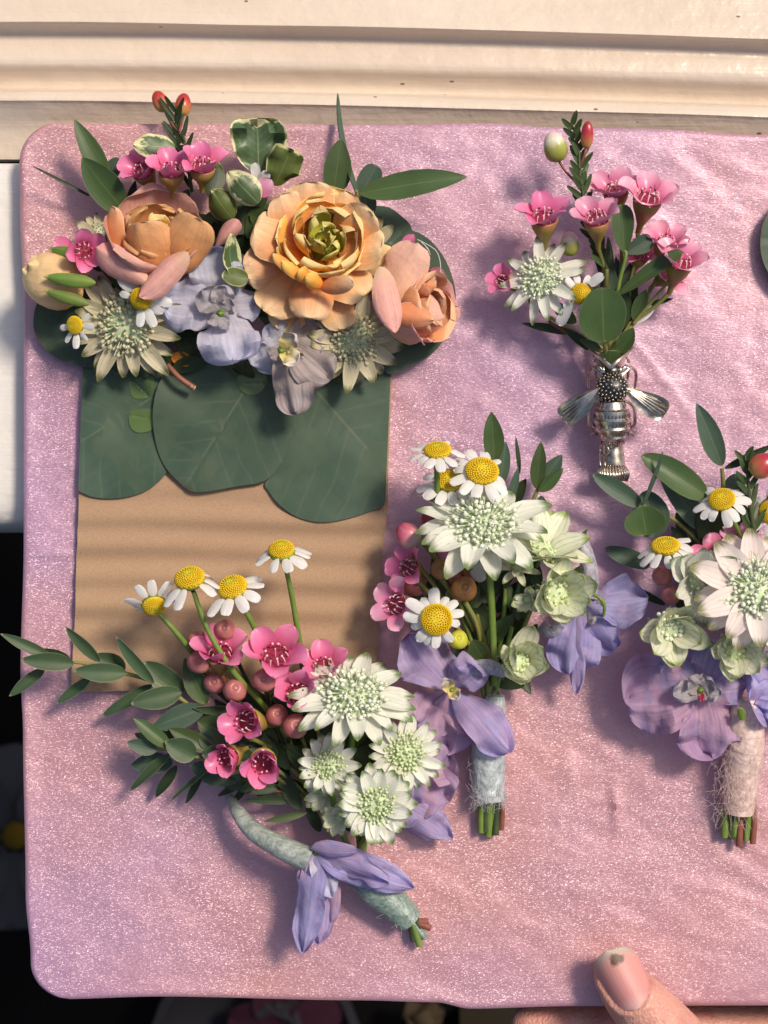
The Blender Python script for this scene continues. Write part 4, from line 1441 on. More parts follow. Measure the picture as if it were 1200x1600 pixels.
leaf(r3, (594, 416, 31), (618, 520, 29), 42, G['r_pk'], 'lens', 8, -.14, -10, .02, name='petal', nu=8)
leaf(r3, (650, 460, 20), (668, 448, 22), 24, G['r_co'], 'broad', 40, -.4, 0, .02, name='petal', nu=8)
# cream bud, far left
bd = budtip(A, (132, 446, 12), (36, 428, 12), 92, 'bud_y')
bd.name = 'ranunculus_bud'
leaf(bd, (128, 470, 14), (36, 420, 16), 74, G['bud_y'], 'broad', 34, -.38, -10, .02, name='petal', nu=8)
leaf(bd, (142, 424, 14), (44, 412, 18), 60, G['bud_y'], 'broad', 34, -.38, 14, .02, name='petal', nu=8)
leaf(bd, (150, 442, 21), (68, 432, 21.5), 22, G['sepal'], 'lance', 20, -.25, 0, .02, name='sepal')
leaf(bd, (140, 476, 19), (68, 454, 20.5), 19, G['sepal'], 'lance', 16, -.25, 0, .02, name='sepal')
leaf(bd, (132, 400, 17), (76, 388, 16), 18, G['sepal'], 'lance', 16, -.2, 0, .02, name='sepal')
# astrantias and daisies
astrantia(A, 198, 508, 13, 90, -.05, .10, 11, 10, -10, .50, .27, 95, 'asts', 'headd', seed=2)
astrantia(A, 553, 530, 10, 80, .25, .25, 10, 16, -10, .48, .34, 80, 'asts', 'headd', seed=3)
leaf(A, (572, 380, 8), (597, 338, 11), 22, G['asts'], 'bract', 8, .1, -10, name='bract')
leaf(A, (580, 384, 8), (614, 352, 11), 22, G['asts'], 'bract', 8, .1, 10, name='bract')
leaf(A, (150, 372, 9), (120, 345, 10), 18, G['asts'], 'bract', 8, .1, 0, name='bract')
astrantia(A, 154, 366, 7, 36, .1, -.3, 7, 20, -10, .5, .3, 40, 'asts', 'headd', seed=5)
daisy(A, 221, 466, 21, 44, .15, .10, 12, -4, -10, .4, (3, 4), 2, dh=.34)
daisy(A, 118, 508, 17, 34, -.55, .15, 9, 6, -14, .3, (0, 8, 1), 3)
daisy(A, 370, 298, 17, 34, .15, .85, 11, -6, -10, .2, (0, 1, 2, 9, 10), 4)
leaf(A, (402, 282, 14), (398, 254, 16), 15, G['daisy'], 'strap', 6, .1, name='petal')
leaf(A, (408, 286, 14), (418, 268, 16), 16, G['daisy'], 'strap', 6, .1, name='petal')
leaf(A, (404, 306, 16), (424, 280, 17), 26, G['waxp'], 'round', 16, .1, name='petal')
# delphiniums
delph(A, (350, 482, 15), [(336, 386, 17, 92, 0, 12, -.04, 'delw'), (256, 466, 17, 100, 10, 12, -.05, 'delw'), (364, 566, 19, 96, 0, 20, -.08, 'delw'), (404, 470, 13, 54, -10, 8, .05, 'delw')], 'delw')
dE = delph(A, (345, 490, 19), [(316, 452, 22, 44, -6, 10, .05, 'dele'), (350, 446, 22, 36, 6, 10, .05, 'dele'), (364, 470, 21, 30, 0, 8, .05, 'dele'), (338, 512, 21, 36, 0, 20, -.15, 'dele')], 'dele')
delph(A, (446, 534, 15), [(464, 648, 15, 64, 4, 12, -.06, 'delc'), (516, 594, 14, 70, -8, 12, -.04, 'delc'), (396, 570, 13, 60, 8, 14, -.05, 'delw'), (506, 520, 12, 64, 0, 8, .03, 'delc'), (418, 512, 12, 50, 0, 8, .03, 'delw')], 'delc')
delph(A, (440, 548, 18), [(462, 522, 22, 30, 0, 14, .15, 'deley'), (466, 566, 22, 30, 0, 14, .15, 'deley'), (420, 556, 20, 22, 0, 14, -.2, 'delc')], 'deley')
# waxflowers at the top
waxflower(A, 224, 268, 13, 37, -.35, -.6, 46, .2, 'wax', 1)
waxflower(A, 268, 270, 18, 40, .05, -1.2, 50, .3, 'wax', 2, .7)
waxflower(A, 316, 262, 19, 40, .1, -1.2, 50, .0, 'wax', 3, .7)
waxflower(A, 130, 392, 19, 34, .45, .15, 48, .4, 'wax', 4)
leaf(A, (112, 384, 12), (84, 376, 12), 20, G['wax'], 'round', 10, .1, name='petal')
for q, k in (((690, 430, 8), 6), ((692, 462, 8), 7), ((688, 490, 7), 8)):
    leaf(A, (q[0] - 22, q[1] + 2, 7), (q[0] + 6, q[1], q[2] + 1), 26, G['waxp'], 'round', 12, .15, name='petal')
leaf(A, (628, 396, 8), (646, 366, 10), 20, G['wax'], 'round', 12, .15, name='petal')
# red buds with needles
needles(A, [(280, 236, 12), (276, 206, 10), (274, 172, 7)], [3, 2.6, 1.6], 9, 48, 7, spread=26, seed=5)
needles(A, [(300, 300, 12), (292, 250, 14), (286, 208, 11)], [3, 2.6, 2], 8, 40, 7, spread=30, seed=8)
stem(A, [(276, 206, 12), (266, 188, 10), (257, 170, 6)], [2, 2, 2.4], G['stemr'])
stem(A, [(280, 206, 12), (284, 190, 10), (286, 178, 6)], [2, 2, 2.4], G['stemr'])
budtip(A, (258, 174, 6), (243, 143, 5), 25, 'budred')
budtip(A, (285, 181, 6), (288, 146, 5), 25, 'budred')
# variegated leaves
leaf(A, (274, 232, 15), (208, 226, 17), 42, G['vari'], 'ovate', 18, -.10, 6, .06, 4, nu=8, nv=12)
leaf(A, (350, 280, 8), (268, 230, 11), 44, G['varig'], 'ovate', 40, -.25, -30, .06, 4, nu=8, nv=12)
leaf(A, (404, 268, 12), (402, 184, 15), 86, G['vari2'], (.5, .22), 6, .12, 4, .16, 5, nu=10, nv=14, notch=.18)
leaf(A, (428, 290, 14), (456, 232, 18), 56, G['varig'], (.5, .25), 22, -.16, 20, .15, 4, nu=8, nv=12)
leaf(A, (404, 318, 20), (356, 268, 22), 46, G['vari'], 'ovate', 24, -.16, -8, .07, 4, nu=8, nv=12)
leaf(A, (364, 344, 17), (330, 296, 20), 44, G['varig'], 'ovate', 40, -.3, -10, .08, 4, nu=8, nv=12)
leaf(A, (372, 440, 18), (362, 366, 22), 34, G['vari'], 'ovate', -75, .2, 40, .05, 4, nu=8, nv=14)
leaf(A, (388, 436, 19), (346, 430, 20), 30, G['varig'], 'ovate', 12, .1, 10, .05, 4)
# green leaves round the rim
leaf(A, (196, 332, 10), (128, 246, 12), 52, G['leaf'], 'lance', 14, .10, -14)
leaf(A, (172, 300, 8), (116, 186, 12), 34, G['leaf'], 'lance', 14, .10, 10)
leaf(A, (168, 282, 7), (184, 246, 9), 26, G['leafgrey'], 'ovate', 8, .1, 0)
leaf(A, (140, 306, 7), (50, 259, 9), 5, G['leafdark'], 'grass', 10, .1, 0, nu=3)
leaf(A, (200, 330, 7), (212, 282, 9), 15, G['leafdark'], 'lance', 8, .1, 0)
leaf(A, (520, 306, 12), (533, 216, 15), 44, G['leaf'], 'lance', 10, .10, 12)
sg = sprig(A, [(564, 330, 12), (560, 312, 15), (556, 298, 17)], 3, [], 'stemy', 'leaf')
leaf(sg, (558, 302, 17), (528, 145, 0), 13, G['leafgrey'], 'grass', -26, .2, 46)
leaf(sg, (562, 302, 17), (730, 276, 19), 42, G['leaf'], 'lance', 14, .10, -6)
leaf(sg, (560, 310, 12), (588, 258, 13), 34, G['leafgrey'], 'obov', 8, .1, 0)
leaf(sg, (570, 300, 12), (572, 346, 11), 34, G['leafgrey'], 'ovate', 8, .1, 0)
stem(A, [(262, 570, 8), (280, 590, 8.5), (303, 606, 8)], [4, 4.5, 5], G['stemr'])
stem(A, [(298, 603, 8.3), (304, 606.5, 7.9)], [4.2, 4.4], simple('cut_stem_end', (.42, .34, .20), .6))
leaf(A, (268, 556, 5), (298, 566, 6), 22, G['orange_bit'], 'broad', 16, .1, name='petal')
for k, (p0, p1) in enumerate([((505, 600), (460, 555)), ((600, 575), (560, 590))]):
    stem(A, [(p0[0], p0[1], 5), ((p0[0] + p1[0]) / 2, p0[1] - 12, 6), (p1[0], p1[1], 5)], 1.0, G['fib'], 'glue_thread', 4)
stem(A, [(652, 374, 8), (680, 390, 9), (688, 410, 9), (688, 428, 9)], .8, G['fib'], 'glue_thread', 4)
stem(A, [(656, 376, 8), (668, 388, 9), (672, 398, 8)], .8, G['fib'], 'glue_thread', 4)

# ------------------------------------------------------------------ B: sprig standing in the silver bee pin
B = thing('flower_sprig', 'small sprig of pink waxflower and one white astrantia, held in the silver bee pin', 'boutonniere', P(955, 560, 0), 'wedding flowers laid out on the pink board')
needles(B, [(948, 420, 12), (930, 370, 13), (916, 330, 14), (906, 270, 15), (904, 232, 15), (893, 192, 15)], [3.5, 3.3, 3, 2.6, 2.2, 1.2], 34, 34, 9, lmat='leaf', spread=36, seed=11)
stem(B, [(955, 556, 9), (950, 480, 10), (948, 420, 12)], [5, 4.4, 3.6], G['stemy'])
stem(B, [(905, 290, 14), (884, 268, 15), (874, 252, 15)], [2, 2, 2.4], G['stemr'])
budtip(B, (874, 253, 15), (861, 206, 17), 37, 'budgr')
stem(B, [(908, 256, 15), (914, 240, 16), (916, 230, 16)], 2.2, G['stemr'])
budtip(B, (916, 232, 16), (919, 189, 18), 20, 'budred')
for (x, y, z, r, tx, ty, el, mat, sd, bx, by) in [
    (850, 342, 17, 43, -.1, -1.2, 44, 'wax', 1, 905, 470), (932, 344, 20, 40, -.2, -1.15, 40, 'waxp', 2, 945, 440), (962, 300, 13, 40, -.2, -1.1, 40, 'waxp', 3, 970, 420),
    (1012, 312, 18, 45, .25, -1.15, 36, 'waxp', 4, 985, 440), (1040, 382, 14, 38, .15, -1.1, 40, 'waxp', 5, 1000, 480), (1062, 412, 19, 42, .3, -1.15, 36, 'waxp', 6, 995, 500),
    (1044, 430, 9, 34, .6, -.4, 30, 'waxp', 7, 1000, 490), (1000, 400, 11, 28, .3, -.9, 34, 'wax', 8, 980, 470), (786, 440, 11, 26, -.9, -.5, 34, 'wax', 9, 850, 490)]:
    f = waxflower(B, x, y, z, r, tx, ty, el, .3 * sd, mat, sd + 20, cupl=.9)
    e = P(x, y, z) - Nrm(tx, ty) * m(r) * 1.3
    k = (H - e.z) / H * S
    q = (e.x / k + 600, 800 - e.y / k, e.z * 1000)
    stem(B, [q, ((q[0] + bx) / 2 + 3, (q[1] + by) / 2, (q[2] + 10) / 2), (bx, by, 10), (955 + (bx - 955) * .12, 545, 9)], [3.6, 3, 2.8, 3], G['stemy'])
budtip(B, (892, 400, 12), (888, 362, 14), 30, 'budgr')
astrantia(B, 846, 436, 15, 70, -.35, -.28, 8, 8, -14, .50, .26, 72, 'ast', 'head', seed=6)
daisy(B, 905, 458, 17, 36, .55, .35, 9, -4, -14, .2, (6, 7), 6, dh=.36)
leaf(B, (922, 446, 19), (942, 428, 21), 15, G['daisy'], 'strap', 6, .1, name='petal')
leaf(B, (893, 474, 18), (872, 508, 14), 17, G['daisy'], 'strap', 10, .1, name='petal')
leaf(B, (990, 505, 8), (1020, 478, 9), 17, G['daisy'], 'strap', 6, .1, name='petal')
sb = sprig(B, [(962, 480, 14), (968, 440, 16), (978, 400, 18), (976, 392, 18)], [3.4, 3, 2.6, 2.4], [
    ((976, 396, 18), (970, 319, 20), 34, 0, 10), ((978, 396, 17), (1018, 372, 17), 28, 10, 8, 'leafgrey'), ((964, 462, 17), (1066, 392, 22), 24, -16, 14)], 'stem', 'leaf', 'obov')
leaf(B, (944, 536, 18), (940, 449, 22), 72, G['leaf'], 'round', 10, .05, -4, nu=8, nv=12)
mb = MB()
stem(B, [(948, 556, 12), (946, 545, 15), (944, 530, 18)], 4, G['stemy'])
for q in [((960, 500), (940, 380), 30, 8, 'leafgrey'), ((975, 520), (985, 410), 34, 8, 'leafdark'), ((962, 520), (975, 440), 36, 10, 'leafdark'), ((985, 520), (962, 400), 26, 7, 'leafgrey'), ((935, 520), (925, 440), 22, 9, 'leafdark'), ((990, 500), (1010, 452), 22, 11, 'leaf'),
          ((930, 548), (880, 512), 16, 10, 'leafdark'), ((940, 548), (906, 530), 14, 12, 'leaf'), ((968, 552), (990, 512), 26, 12, 'leaf'), ((955, 562), (985, 530), 22, 11, 'leaf'), ((905, 520), (815, 505), 15, 5, 'leafdark'), ((1005, 480), (1052, 466), 9, 6, 'leafdark'),
          ((945, 440), (924, 372), 12, 9, 'leafdark'), ((955, 430), (950, 370), 12, 9, 'leafdark'), ((900, 505), (860, 470), 22, 8, 'leafdark')]:
    leaf(B, (*q[0], q[3]), (*q[1], q[3] + 2), q[2], G[q[4]], 'lance', 10, .1, R.uniform(-20, 20))
stem(B, [(945, 552, 10), (900, 528, 9), (862, 505, 8), (850, 492, 10)], 2.4, G['stemr'])
stem(B, [(990, 505, 11), (1015, 475, 13), (1045, 440, 16)], 2.6, G['stemy'])
leaf(B, (953, 580, 11), (953, 548, 15), 34, G['leaf'], 'tri', -10, -.1, 0)

# ------------------------------------------------------------------ the silver bee pin
Bee = thing('bee_pin', 'silver bee shaped lapel pin with spread wings, its tube holding the waxflower sprig', 'brooch', P(956, 640, 0))
mb = MB()
Pz = lambda x, y, z: P(x, y, z)
TB, TT = P(962, 752, 5), P(953, 560, 7)
mb.tube([P(962, 752, 4.6), P(959, 720, 5), P(956, 680, 5), P(955, 610, 4.6), P(953, 575, 6)], [m(18), m(17.5), m(16), m(14), m(13)], 20)
M = local(mb, P(956, 660, 5))
put('tube', mb.mesh('tube', G['silver'], sharp=40), Bee, M)
# flared mouth
mb = MB()
def mouth(u, v):
    a = u * 1.35
    r = m(16 + 26 * v)
    lip = .55 + .45 * abs(u)
    y0 = 578 - 38 * v * lip
    x0 = 953 + (16 + 22 * v) * sin(a) * 1.0
    return P(x0, y0, 4 + 7.5 * cos(a) * (.8 + .3 * v))
mb.grid(mouth, 14, 8, thick=.0006, nrm=lambda u, v: (sin(u), 0, cos(u)))
for s_ in (-1, 1):
    mb.tube([P(954, 574, 15), P(954 + s_ * 14, 561, 15), P(954 + s_ * 36, 543, 10)], [m(4), m(3), m(2)], 8)
M = local(mb, P(953, 570, 6))
put('mouth', mb.mesh('mouth', G['silver'], sharp=40), Bee, M)
# body
tx = mb = None
fb = aim(P(957, 700, 9), P(955, 570, 10.5))
mb = MB()
TZ = P(956, 606, 11.5)
mb.ball((0, 0, 0), m(25), 0, 16, 10, Matrix.Diagonal((1, .92, .9, 1)))
thx = put('thorax', mb.mesh('thorax', G['silverd']), Bee, Matrix.Translation(TZ))
mb = MB()
for i in range(130):
    zz = 1 - 1.5 * (i + .5) / 130
    rr = sqrt(max(0, 1 - zz * zz))
    d = Vector((rr * cos(i * GA), rr * sin(i * GA) * .92, zz * .9))
    mb.ball(d * m(25.4), m(2.1), 0, 6, 4)
put('granules', mb.mesh('granules', G['silver'], sharp=None), thx, Matrix.Translation(TZ), 'stuff')
mb = MB()
mb.ball((0, 0, 0), m(13), 0, 12, 8, Matrix.Diagonal((1.25, .9, .9, 1)))
HZ = P(955, 580, 11.0)
hd = put('head', mb.mesh('head', G['silverd']), Bee, Matrix.Translation(HZ))
for s_ in (-1, 1):
    mb = MB()
    mb.ball((0, 0, 0), m(6), 0, 10, 6, Matrix.Diagonal((.8, 1.2, .9, 1)))
    put('eye', mb.mesh('eye', G['silver']), hd, Matrix.Translation(HZ + Vector((s_ * m(13), m(1), m(4)))))
    mb = MB()
    mb.tube([P(955 + s_ * 4, 574, 13), P(955 + s_ * 10, 562, 13.5), P(955 + s_ * 22, 556, 12), P(955 + s_ * 28, 566, 10.5)], [m(1.8), m(1.6), m(1.5), m(2.2)], 6)
    M = local(mb, HZ)
    put('antenna', mb.mesh('antenna', G['silver']), hd, M)
mb = MB()
pr = []
seg = 5
for k in range(seg * 4 + 1):
    q = k / (seg * 4)
    env = 31 * (sin(pi * (.16 + .74 * q)) ** .75) * (1 - .18 * q)
    st = (q * seg) % 1
    pr.append((m(env * (.90 + .13 * (1 - st))), m(-70 * q)))
Ab = P(956, 627, 10.5)
Ma = Matrix.Translation(Ab) @ aim(Vector((0, 0, 0)), P(957.5, 697, 8.5) - Ab).to_3x3().to_4x4() @ Matrix.Rotation(pi / 2, 4, 'X')
mb.lathe(pr, None, 22)
for k in range(seg):
    q = (k + .02) / seg
    env = 31 * (sin(pi * (.16 + .74 * q)) ** .75) * (1 - .18 * q)
    mb.lathe([(m(env * .80), m(-70 * q + 2.4)), (m(env * 1.0), m(-70 * q + 1.8)), (m(env * 1.0), m(-70 * q - 1.0)), (m(env * .8), m(-70 * q - 1.8))], None, 22, 1)
put('abdomen', mb.mesh('abdomen', [G['silver'], G['silverd']], sharp=28), Bee, Ma)
mb = MB()
for k in range(seg):
    q = (k + .35) / seg
    env = 31 * (sin(pi * (.16 + .74 * q)) ** .75) * (1 - .18 * q) * 1.0
    for i in range(30):
        a = 2 * pi * i / 30
        p = Vector((m(env) * cos(a), m(env) * sin(a), m(-70 * q)))
        mb.tube([p, p + Vector((0, 0, -m(5.5))) + Vector((cos(a), sin(a), 0)) * m(.6)], m(.55), 3, 0, False, 1)
put('hatching', mb.mesh('hatching', G['silverd'], sharp=None), Bee, Ma, 'stuff')
# wings with veins
for s_, tipx, tipy in ((-1, 878, 654), (1, 1040, 646)):
    b = (956 + s_ * 19, 606, 13)
    mb = MB()
    B_, T_ = P(*b), P(tipx, tipy, 9.5)
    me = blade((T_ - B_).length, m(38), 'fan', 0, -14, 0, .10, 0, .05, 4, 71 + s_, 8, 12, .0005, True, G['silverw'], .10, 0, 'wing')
    wg = put('wing', me, Bee, aim(B_, T_, s_ * 14))
    dv = Vector((tipx - b[0], tipy - b[1])); nv = Vector((-dv.y, dv.x)).normalized()
    mb = MB()
    for k, o_ in enumerate((-12, -7, -1, 5, 10)):
        e = Vector(b[:2]) + dv * (.95 - .03 * abs(k - 2)) + nv * o_
        mid = Vector(b[:2]) + dv * .5 + nv * o_ * .62
        mb.tube([P(b[0], b[1], 13.0), P(mid.x, mid.y, 12.6), P(e.x, e.y, 10.6)], [m(2.6), m(1.9), m(1.5)], 6)
    M = local(mb, B_)
    put('wing_veins', mb.mesh('wing_veins', G['silver']), wg, M)
for s_ in (-1, 1):
    for pts in ([(956 + s_ * 14, 588, 11), (956 + s_ * 30, 574, 10), (956 + s_ * 38, 584, 7), (956 + s_ * 36, 606, 4)],
                [(956 + s_ * 20, 626, 11), (956 + s_ * 34, 636, 10), (956 + s_ * 36, 662, 7), (956 + s_ * 27, 672, 4), (956 + s_ * 34, 680, 2)],
                [(956 + s_ * 12, 582, 12), (956 + s_ * 22, 572, 12), (956 + s_ * 26, 578, 9), (956 + s_ * 24, 594, 7)]):
        mb = MB()
        mb.tube([P(*q) for q in pts], [m(2.8)] * (len(pts) - 1) + [m(2)], 6)
        M = local(mb, P(*pts[0]))
        put('leg', mb.mesh('leg', G['silver']), Bee, M)
mb = MB()
for k in range(13):
    a = -1.25 + 2.5 * k / 12
    b = P(957 + 20 * sin(a), 728, 8.4 * 1.0 - 1.2 + .9 * cos(a))
    p1 = P(958 + 25 * sin(a), 738 + 5 * cos(a), 9.2 + .8 * cos(a)); p2 = P(960 + 22 * sin(a * .9), 752, 7.6 + .8 * cos(a))
    mb.tube([b, p1, p2], [m(2.0), m(2.6), m(1.0)], 6)
M = local(mb, P(958, 738, 8))
put('collar', mb.mesh('collar', G['silver']), Bee, M)
mb = MB()
mb.tube([P(944, 690, 9), P(938, 700, 7), P(942, 712, 8), P(952, 706, 9.4), P(944, 690, 9)], m(2.0), 6)
mb.tube([P(938, 700, 7), P(938, 728, 6), P(946, 740, 8)], m(2.0), 6)
M = local(mb, P(944, 700, 8))
put('catch', mb.mesh('catch', G['silver']), Bee, M)
# ------------------------------------------------------------------ C: middle boutonniere
GRP = 'wedding flowers laid out on the pink board'
Cc = thing('boutonniere', 'buttonhole with daisies above a large white astrantia and grey taped stem, middle of board', 'boutonniere', P(760, 1150, 0), GRP)
filler(Cc, 745, 925, 95, 125, 34, 4, 10, 75, 22, seed=2, away=(765, 1130))
for k, (x, y) in enumerate([(690, 900), (720, 930), (745, 960), (790, 920), (815, 890), (835, 940), (800, 980), (700, 960)]):
    stem(Cc, [(x, y, 13), ((x + 768) / 2 + 4, (y + 1080) / 2, 10), (768 + (k - 4) * 3, 1085, 8), (766 + (k - 4) * 3, 1180, 6)], [3.4, 3.8, 4, 4], G[('stem', 'stemd', 'stemy')[k % 3]])
sprig(Cc, [(775, 780, 12), (772, 735, 13), (770, 716, 13)], [4, 3, 2.6], [((772, 722, 14), (768, 643, 17), 32, 0, 10), ((780, 760, 10), (790, 690, 12), 24, 10, 6, 'leafgrey')], 'stemy', 'leaf', 'lance')
sprig(Cc, [(826, 800, 9), (838, 770, 10), (842, 758, 10)], [3.4, 3, 2.6], [((838, 764, 11), (845, 690, 14), 24, 0, 10), ((842, 762, 10), (878, 710, 11), 28, 0, 8, 'leafgrey'), ((842, 768, 11), (880, 732, 13), 20, 16, 8), ((838, 790, 8), (856, 790, 8), 30, 0, 6, 'leafgrey'), ((812, 740, 7), (806, 682, 8), 7, 20, 4, 'leafdark')], 'stemy', 'leaf', 'lance')
for q in [((800, 790), (822, 748), 20, 8, 'leafdark'), ((795, 790), (810, 730), 14, 9, 'leafgrey'), ((890, 900), (930, 876), 14, 3, 'leaf'), ((880, 880), (918, 826), 14, 2.5, 'leaf'), ((790, 1010), (740, 950), 40, 7, 'leafdark'), ((800, 1020), (840, 975), 30, 9, 'leaf'), ((755, 1030), (738, 1000), 34, 14, 'leaf'), ((770, 1060), (820, 1072), 24, 6, 'leafdark'),
          ((758, 1010), (800, 960), 26, 10, 'leaf'), ((800, 1040), (830, 1085), 20, 5, 'leafdark')]:
    leaf(Cc, (*q[0], q[3]), (*q[1], q[3] + 2), q[2], G[q[4]], 'lance', 12, .1, R.uniform(-20, 20))
# daisies
stem(Cc, [(682, 712, 23), (683, 745, 21), (684, 790, 17)], [4, 4.4, 4.4], G['stem'])
daisy(Cc, 684, 706, 24, 48, -.1, -1.75, 12, -6, -14, .2, (), 11)
daisy(Cc, 702, 752, 17, 54, .05, -1.0, 12, -4, -14, .1, (), 12)
daisy(Cc, 753, 738, 22, 56, .1, -.85, 12, -2, -14, .3, (), 13)
daisy(Cc, 682, 968, 24, 50, -.06, -.06, 14, -3, -10, .1, (9,), 14, dr=.48)
# astrantia and its buds
stem(Cc, [(758, 845, 22), (765, 900, 19), (770, 985, 15), (772, 1070, 10)], [5, 5.6, 5.6, 5.6], G['stem'])
astrantia(Cc, 756, 826, 25, 103, -.04, -1.0, 9, 14, -16, .50, .36, 120, 'ast', 'head', seed=12, hs=.95)
astrantia(Cc, 846, 866, 17, 78, .35, -1.15, 7, 44, -14, .35, .5, 24, 'astg', 'headg', seed=13, cupw=10, pr='ovate')
astrantia(Cc, 868, 928, 21, 78, .18, -.02, 7, 52, 22, .36, .58, 40, 'astg', 'headg', seed=14, cupw=20, pr='ovate', n2=4, hs=1.3)
astrantia(Cc, 808, 1034, 19, 70, .22, -.20, 7, 54, 26, .34, .58, 34, 'astg', 'headg', seed=15, cupw=20, pr='ovate', n2=4, hs=1.3)
astrantia(Cc, 808, 888, 15, 40, -.1, -.7, 7, 40, -10, .3, .3, 18, 'astg', 'headg', seed=16)
astrantia(Cc, 826, 936, 16, 34, -.4, .1, 7, 58, 10, .3, .5, 18, 'astg', 'headg', seed=17, pr='ovate', n2=3)
leaf(Cc, (852, 880, 19), (850, 856, 22), 20, G['astg'], 'bract', 10, .1, name='bract')
# waxflower pieces on the left
budtip(Cc, (655, 852, 15), (622, 822, 17), 40, 'budgr').data.materials[0] = blade_mat('pink_bud', [(0, (.40, .42, .14)), (.35, (.62, .44, .36)), (.7, (.62, .14, .20)), (1, (.40, .03, .07))], vein=(.7, .4, .4), vs=.3, vf=6, rough=.3, tr=0, spec=.5)
budtip(Cc, (682, 830, 12), (664, 800, 13), 30, 'budred')
f = waxflower(Cc, 640, 888, 15, 36, -.9, -.5, 30, .3, 'wax', 31)
for k, (bx, by, tx, ty) in enumerate([(628, 895, 648, 868), (626, 898, 654, 878), (632, 902, 650, 866)]):
    pass
waxflower(Cc, 620, 945, 16, 38, -.8, -.25, 26, .9, 'waxp', 32)
leaf(Cc, (640, 940, 16), (664, 964, 17), 28, G['wax'], 'round', 12, -.1, name='petal')
leaf(Cc, (686, 856, 14), (712, 876, 15), 30, G['waxp'], 'round', 12, -.1, name='petal')
leaf(Cc, (740, 862, 14), (752, 910, 15), 30, G['daisy'], 'round', 12, -.1, name='petal')
ball(Cc, 690, 890, 19, 17, 'ballb'); ball(Cc, 725, 921, 19, 20, 'ballb'); ball(Cc, 708, 905, 12, 16, 'ball'); ball(Cc, 648, 915, 12, 18, 'ball')
ball(Cc, 735, 890, 12, 16, 'ballb', .2, .3)
for q in [((690, 905), (740, 985)), ((726, 940), (750, 1000)), ((650, 905), (735, 1010)), ((640, 870), (700, 950)), ((660, 845), (720, 940))]:
    stem(Cc, [(*q[0], 15), ((q[0][0] + q[1][0]) / 2 + 5, (q[0][1] + q[1][1]) / 2, 14), (*q[1], 11)], [4.5, 3.6, 3.6], G['stemy'])
ball(Cc, 716, 1000, 17, 15, 'discg')
for q in [(735, 1020, 'orange_bit'), (700, 1008, 'orange_bit')]:
    leaf(Cc, (q[0], q[1], 9), (q[0] - 22, q[1] + 22, 9), 18, G[q[2]], 'lance', 10, .1, name='petal')
# delphiniums
delph(Cc, (706, 1076, 13), [(640, 988, 15, 96, 20, 20, -.1, 'del'), (664, 1140, 8, 92, -14, 14, .06, 'delm'), (700, 1176, 7, 90, 4, 16, .05, 'delm'), (796, 1176, 14, 66, -14, 30, -.16, 'del'), (746, 1040, 20, 64, 14, 30, -.2, 'del')], 'del')
delph(Cc, (706, 1078, 17), [(694, 1062, 21, 22, 0, 14, .2, 'deley'), (716, 1092, 21, 22, 0, 14, .2, 'deley')], 'deley')
stem(Cc, [(736, 1046, 16), (764, 1042, 16), (786, 1050, 12)], [13, 12, 9], G['spur'], 'spur', 10)
delph(Cc, (906, 944, 14), [(888, 1054, 11, 84, 0, 22, -.12, 'delb'), (1012, 936, 12, 76, -24, 26, -.14, 'delb'), (900, 1082, 9, 30, 34, 40, -.2, 'del'), (958, 1016, 11, 62, 30, 14, .06, 'delb'), (944, 960, 15, 46, 0, 14, -.1, 'dele')], 'delb')
stem(Cc, [(918, 934, 14), (922, 900, 14), (914, 862, 13), (900, 838, 11), (888, 842, 10)], [15, 13, 12, 10, 7], G['spur'], 'spur', 10)
stem(Cc, [(846, 978, 12), (862, 988, 13), (876, 976, 13)], [10, 10, 9], G['spur'], 'spur', 10)
stem(Cc, [(904, 928, 17), (930, 930, 19), (944, 944, 19), (943, 962, 17)], [2.6, 2.8, 2.8, 2.4], G['stem'], 'stem')
# binding and cut stems
for k, (x0, y1, rr, mt_) in enumerate([(752, 1300, 6, 'stem'), (764, 1306, 7, 'stem'), (774, 1304, 6, 'stemd'), (783, 1296, 4.5, 'stemr'), (758, 1298, 6, 'stemd'), (770, 1300, 6, 'stem')]):
    stem(Cc, [(766 + (k - 3) * 2, 1200, 5), (x0 + 1, 1255, 3.6), (x0, y1, 2.6 - .8 * (k % 2))], rr, G[mt_])
wp = [(774, 1086, 9), (770, 1120, 8), (764, 1160, 6.5), (763, 1210, 5), (764, 1250, 4.4)]
stem(Cc, wp, [14, 20, 27, 26, 24], G['tape'], 'binding', 14)
fibres(Cc, [(x, y, z) for x, y, z in wp], 24, 60, 'fib', 3, .2, 22)
fibres(Cc, [(764, 1236, 4.4), (764, 1258, 4)], 24, 220, 'fib', 8, .7, 22)

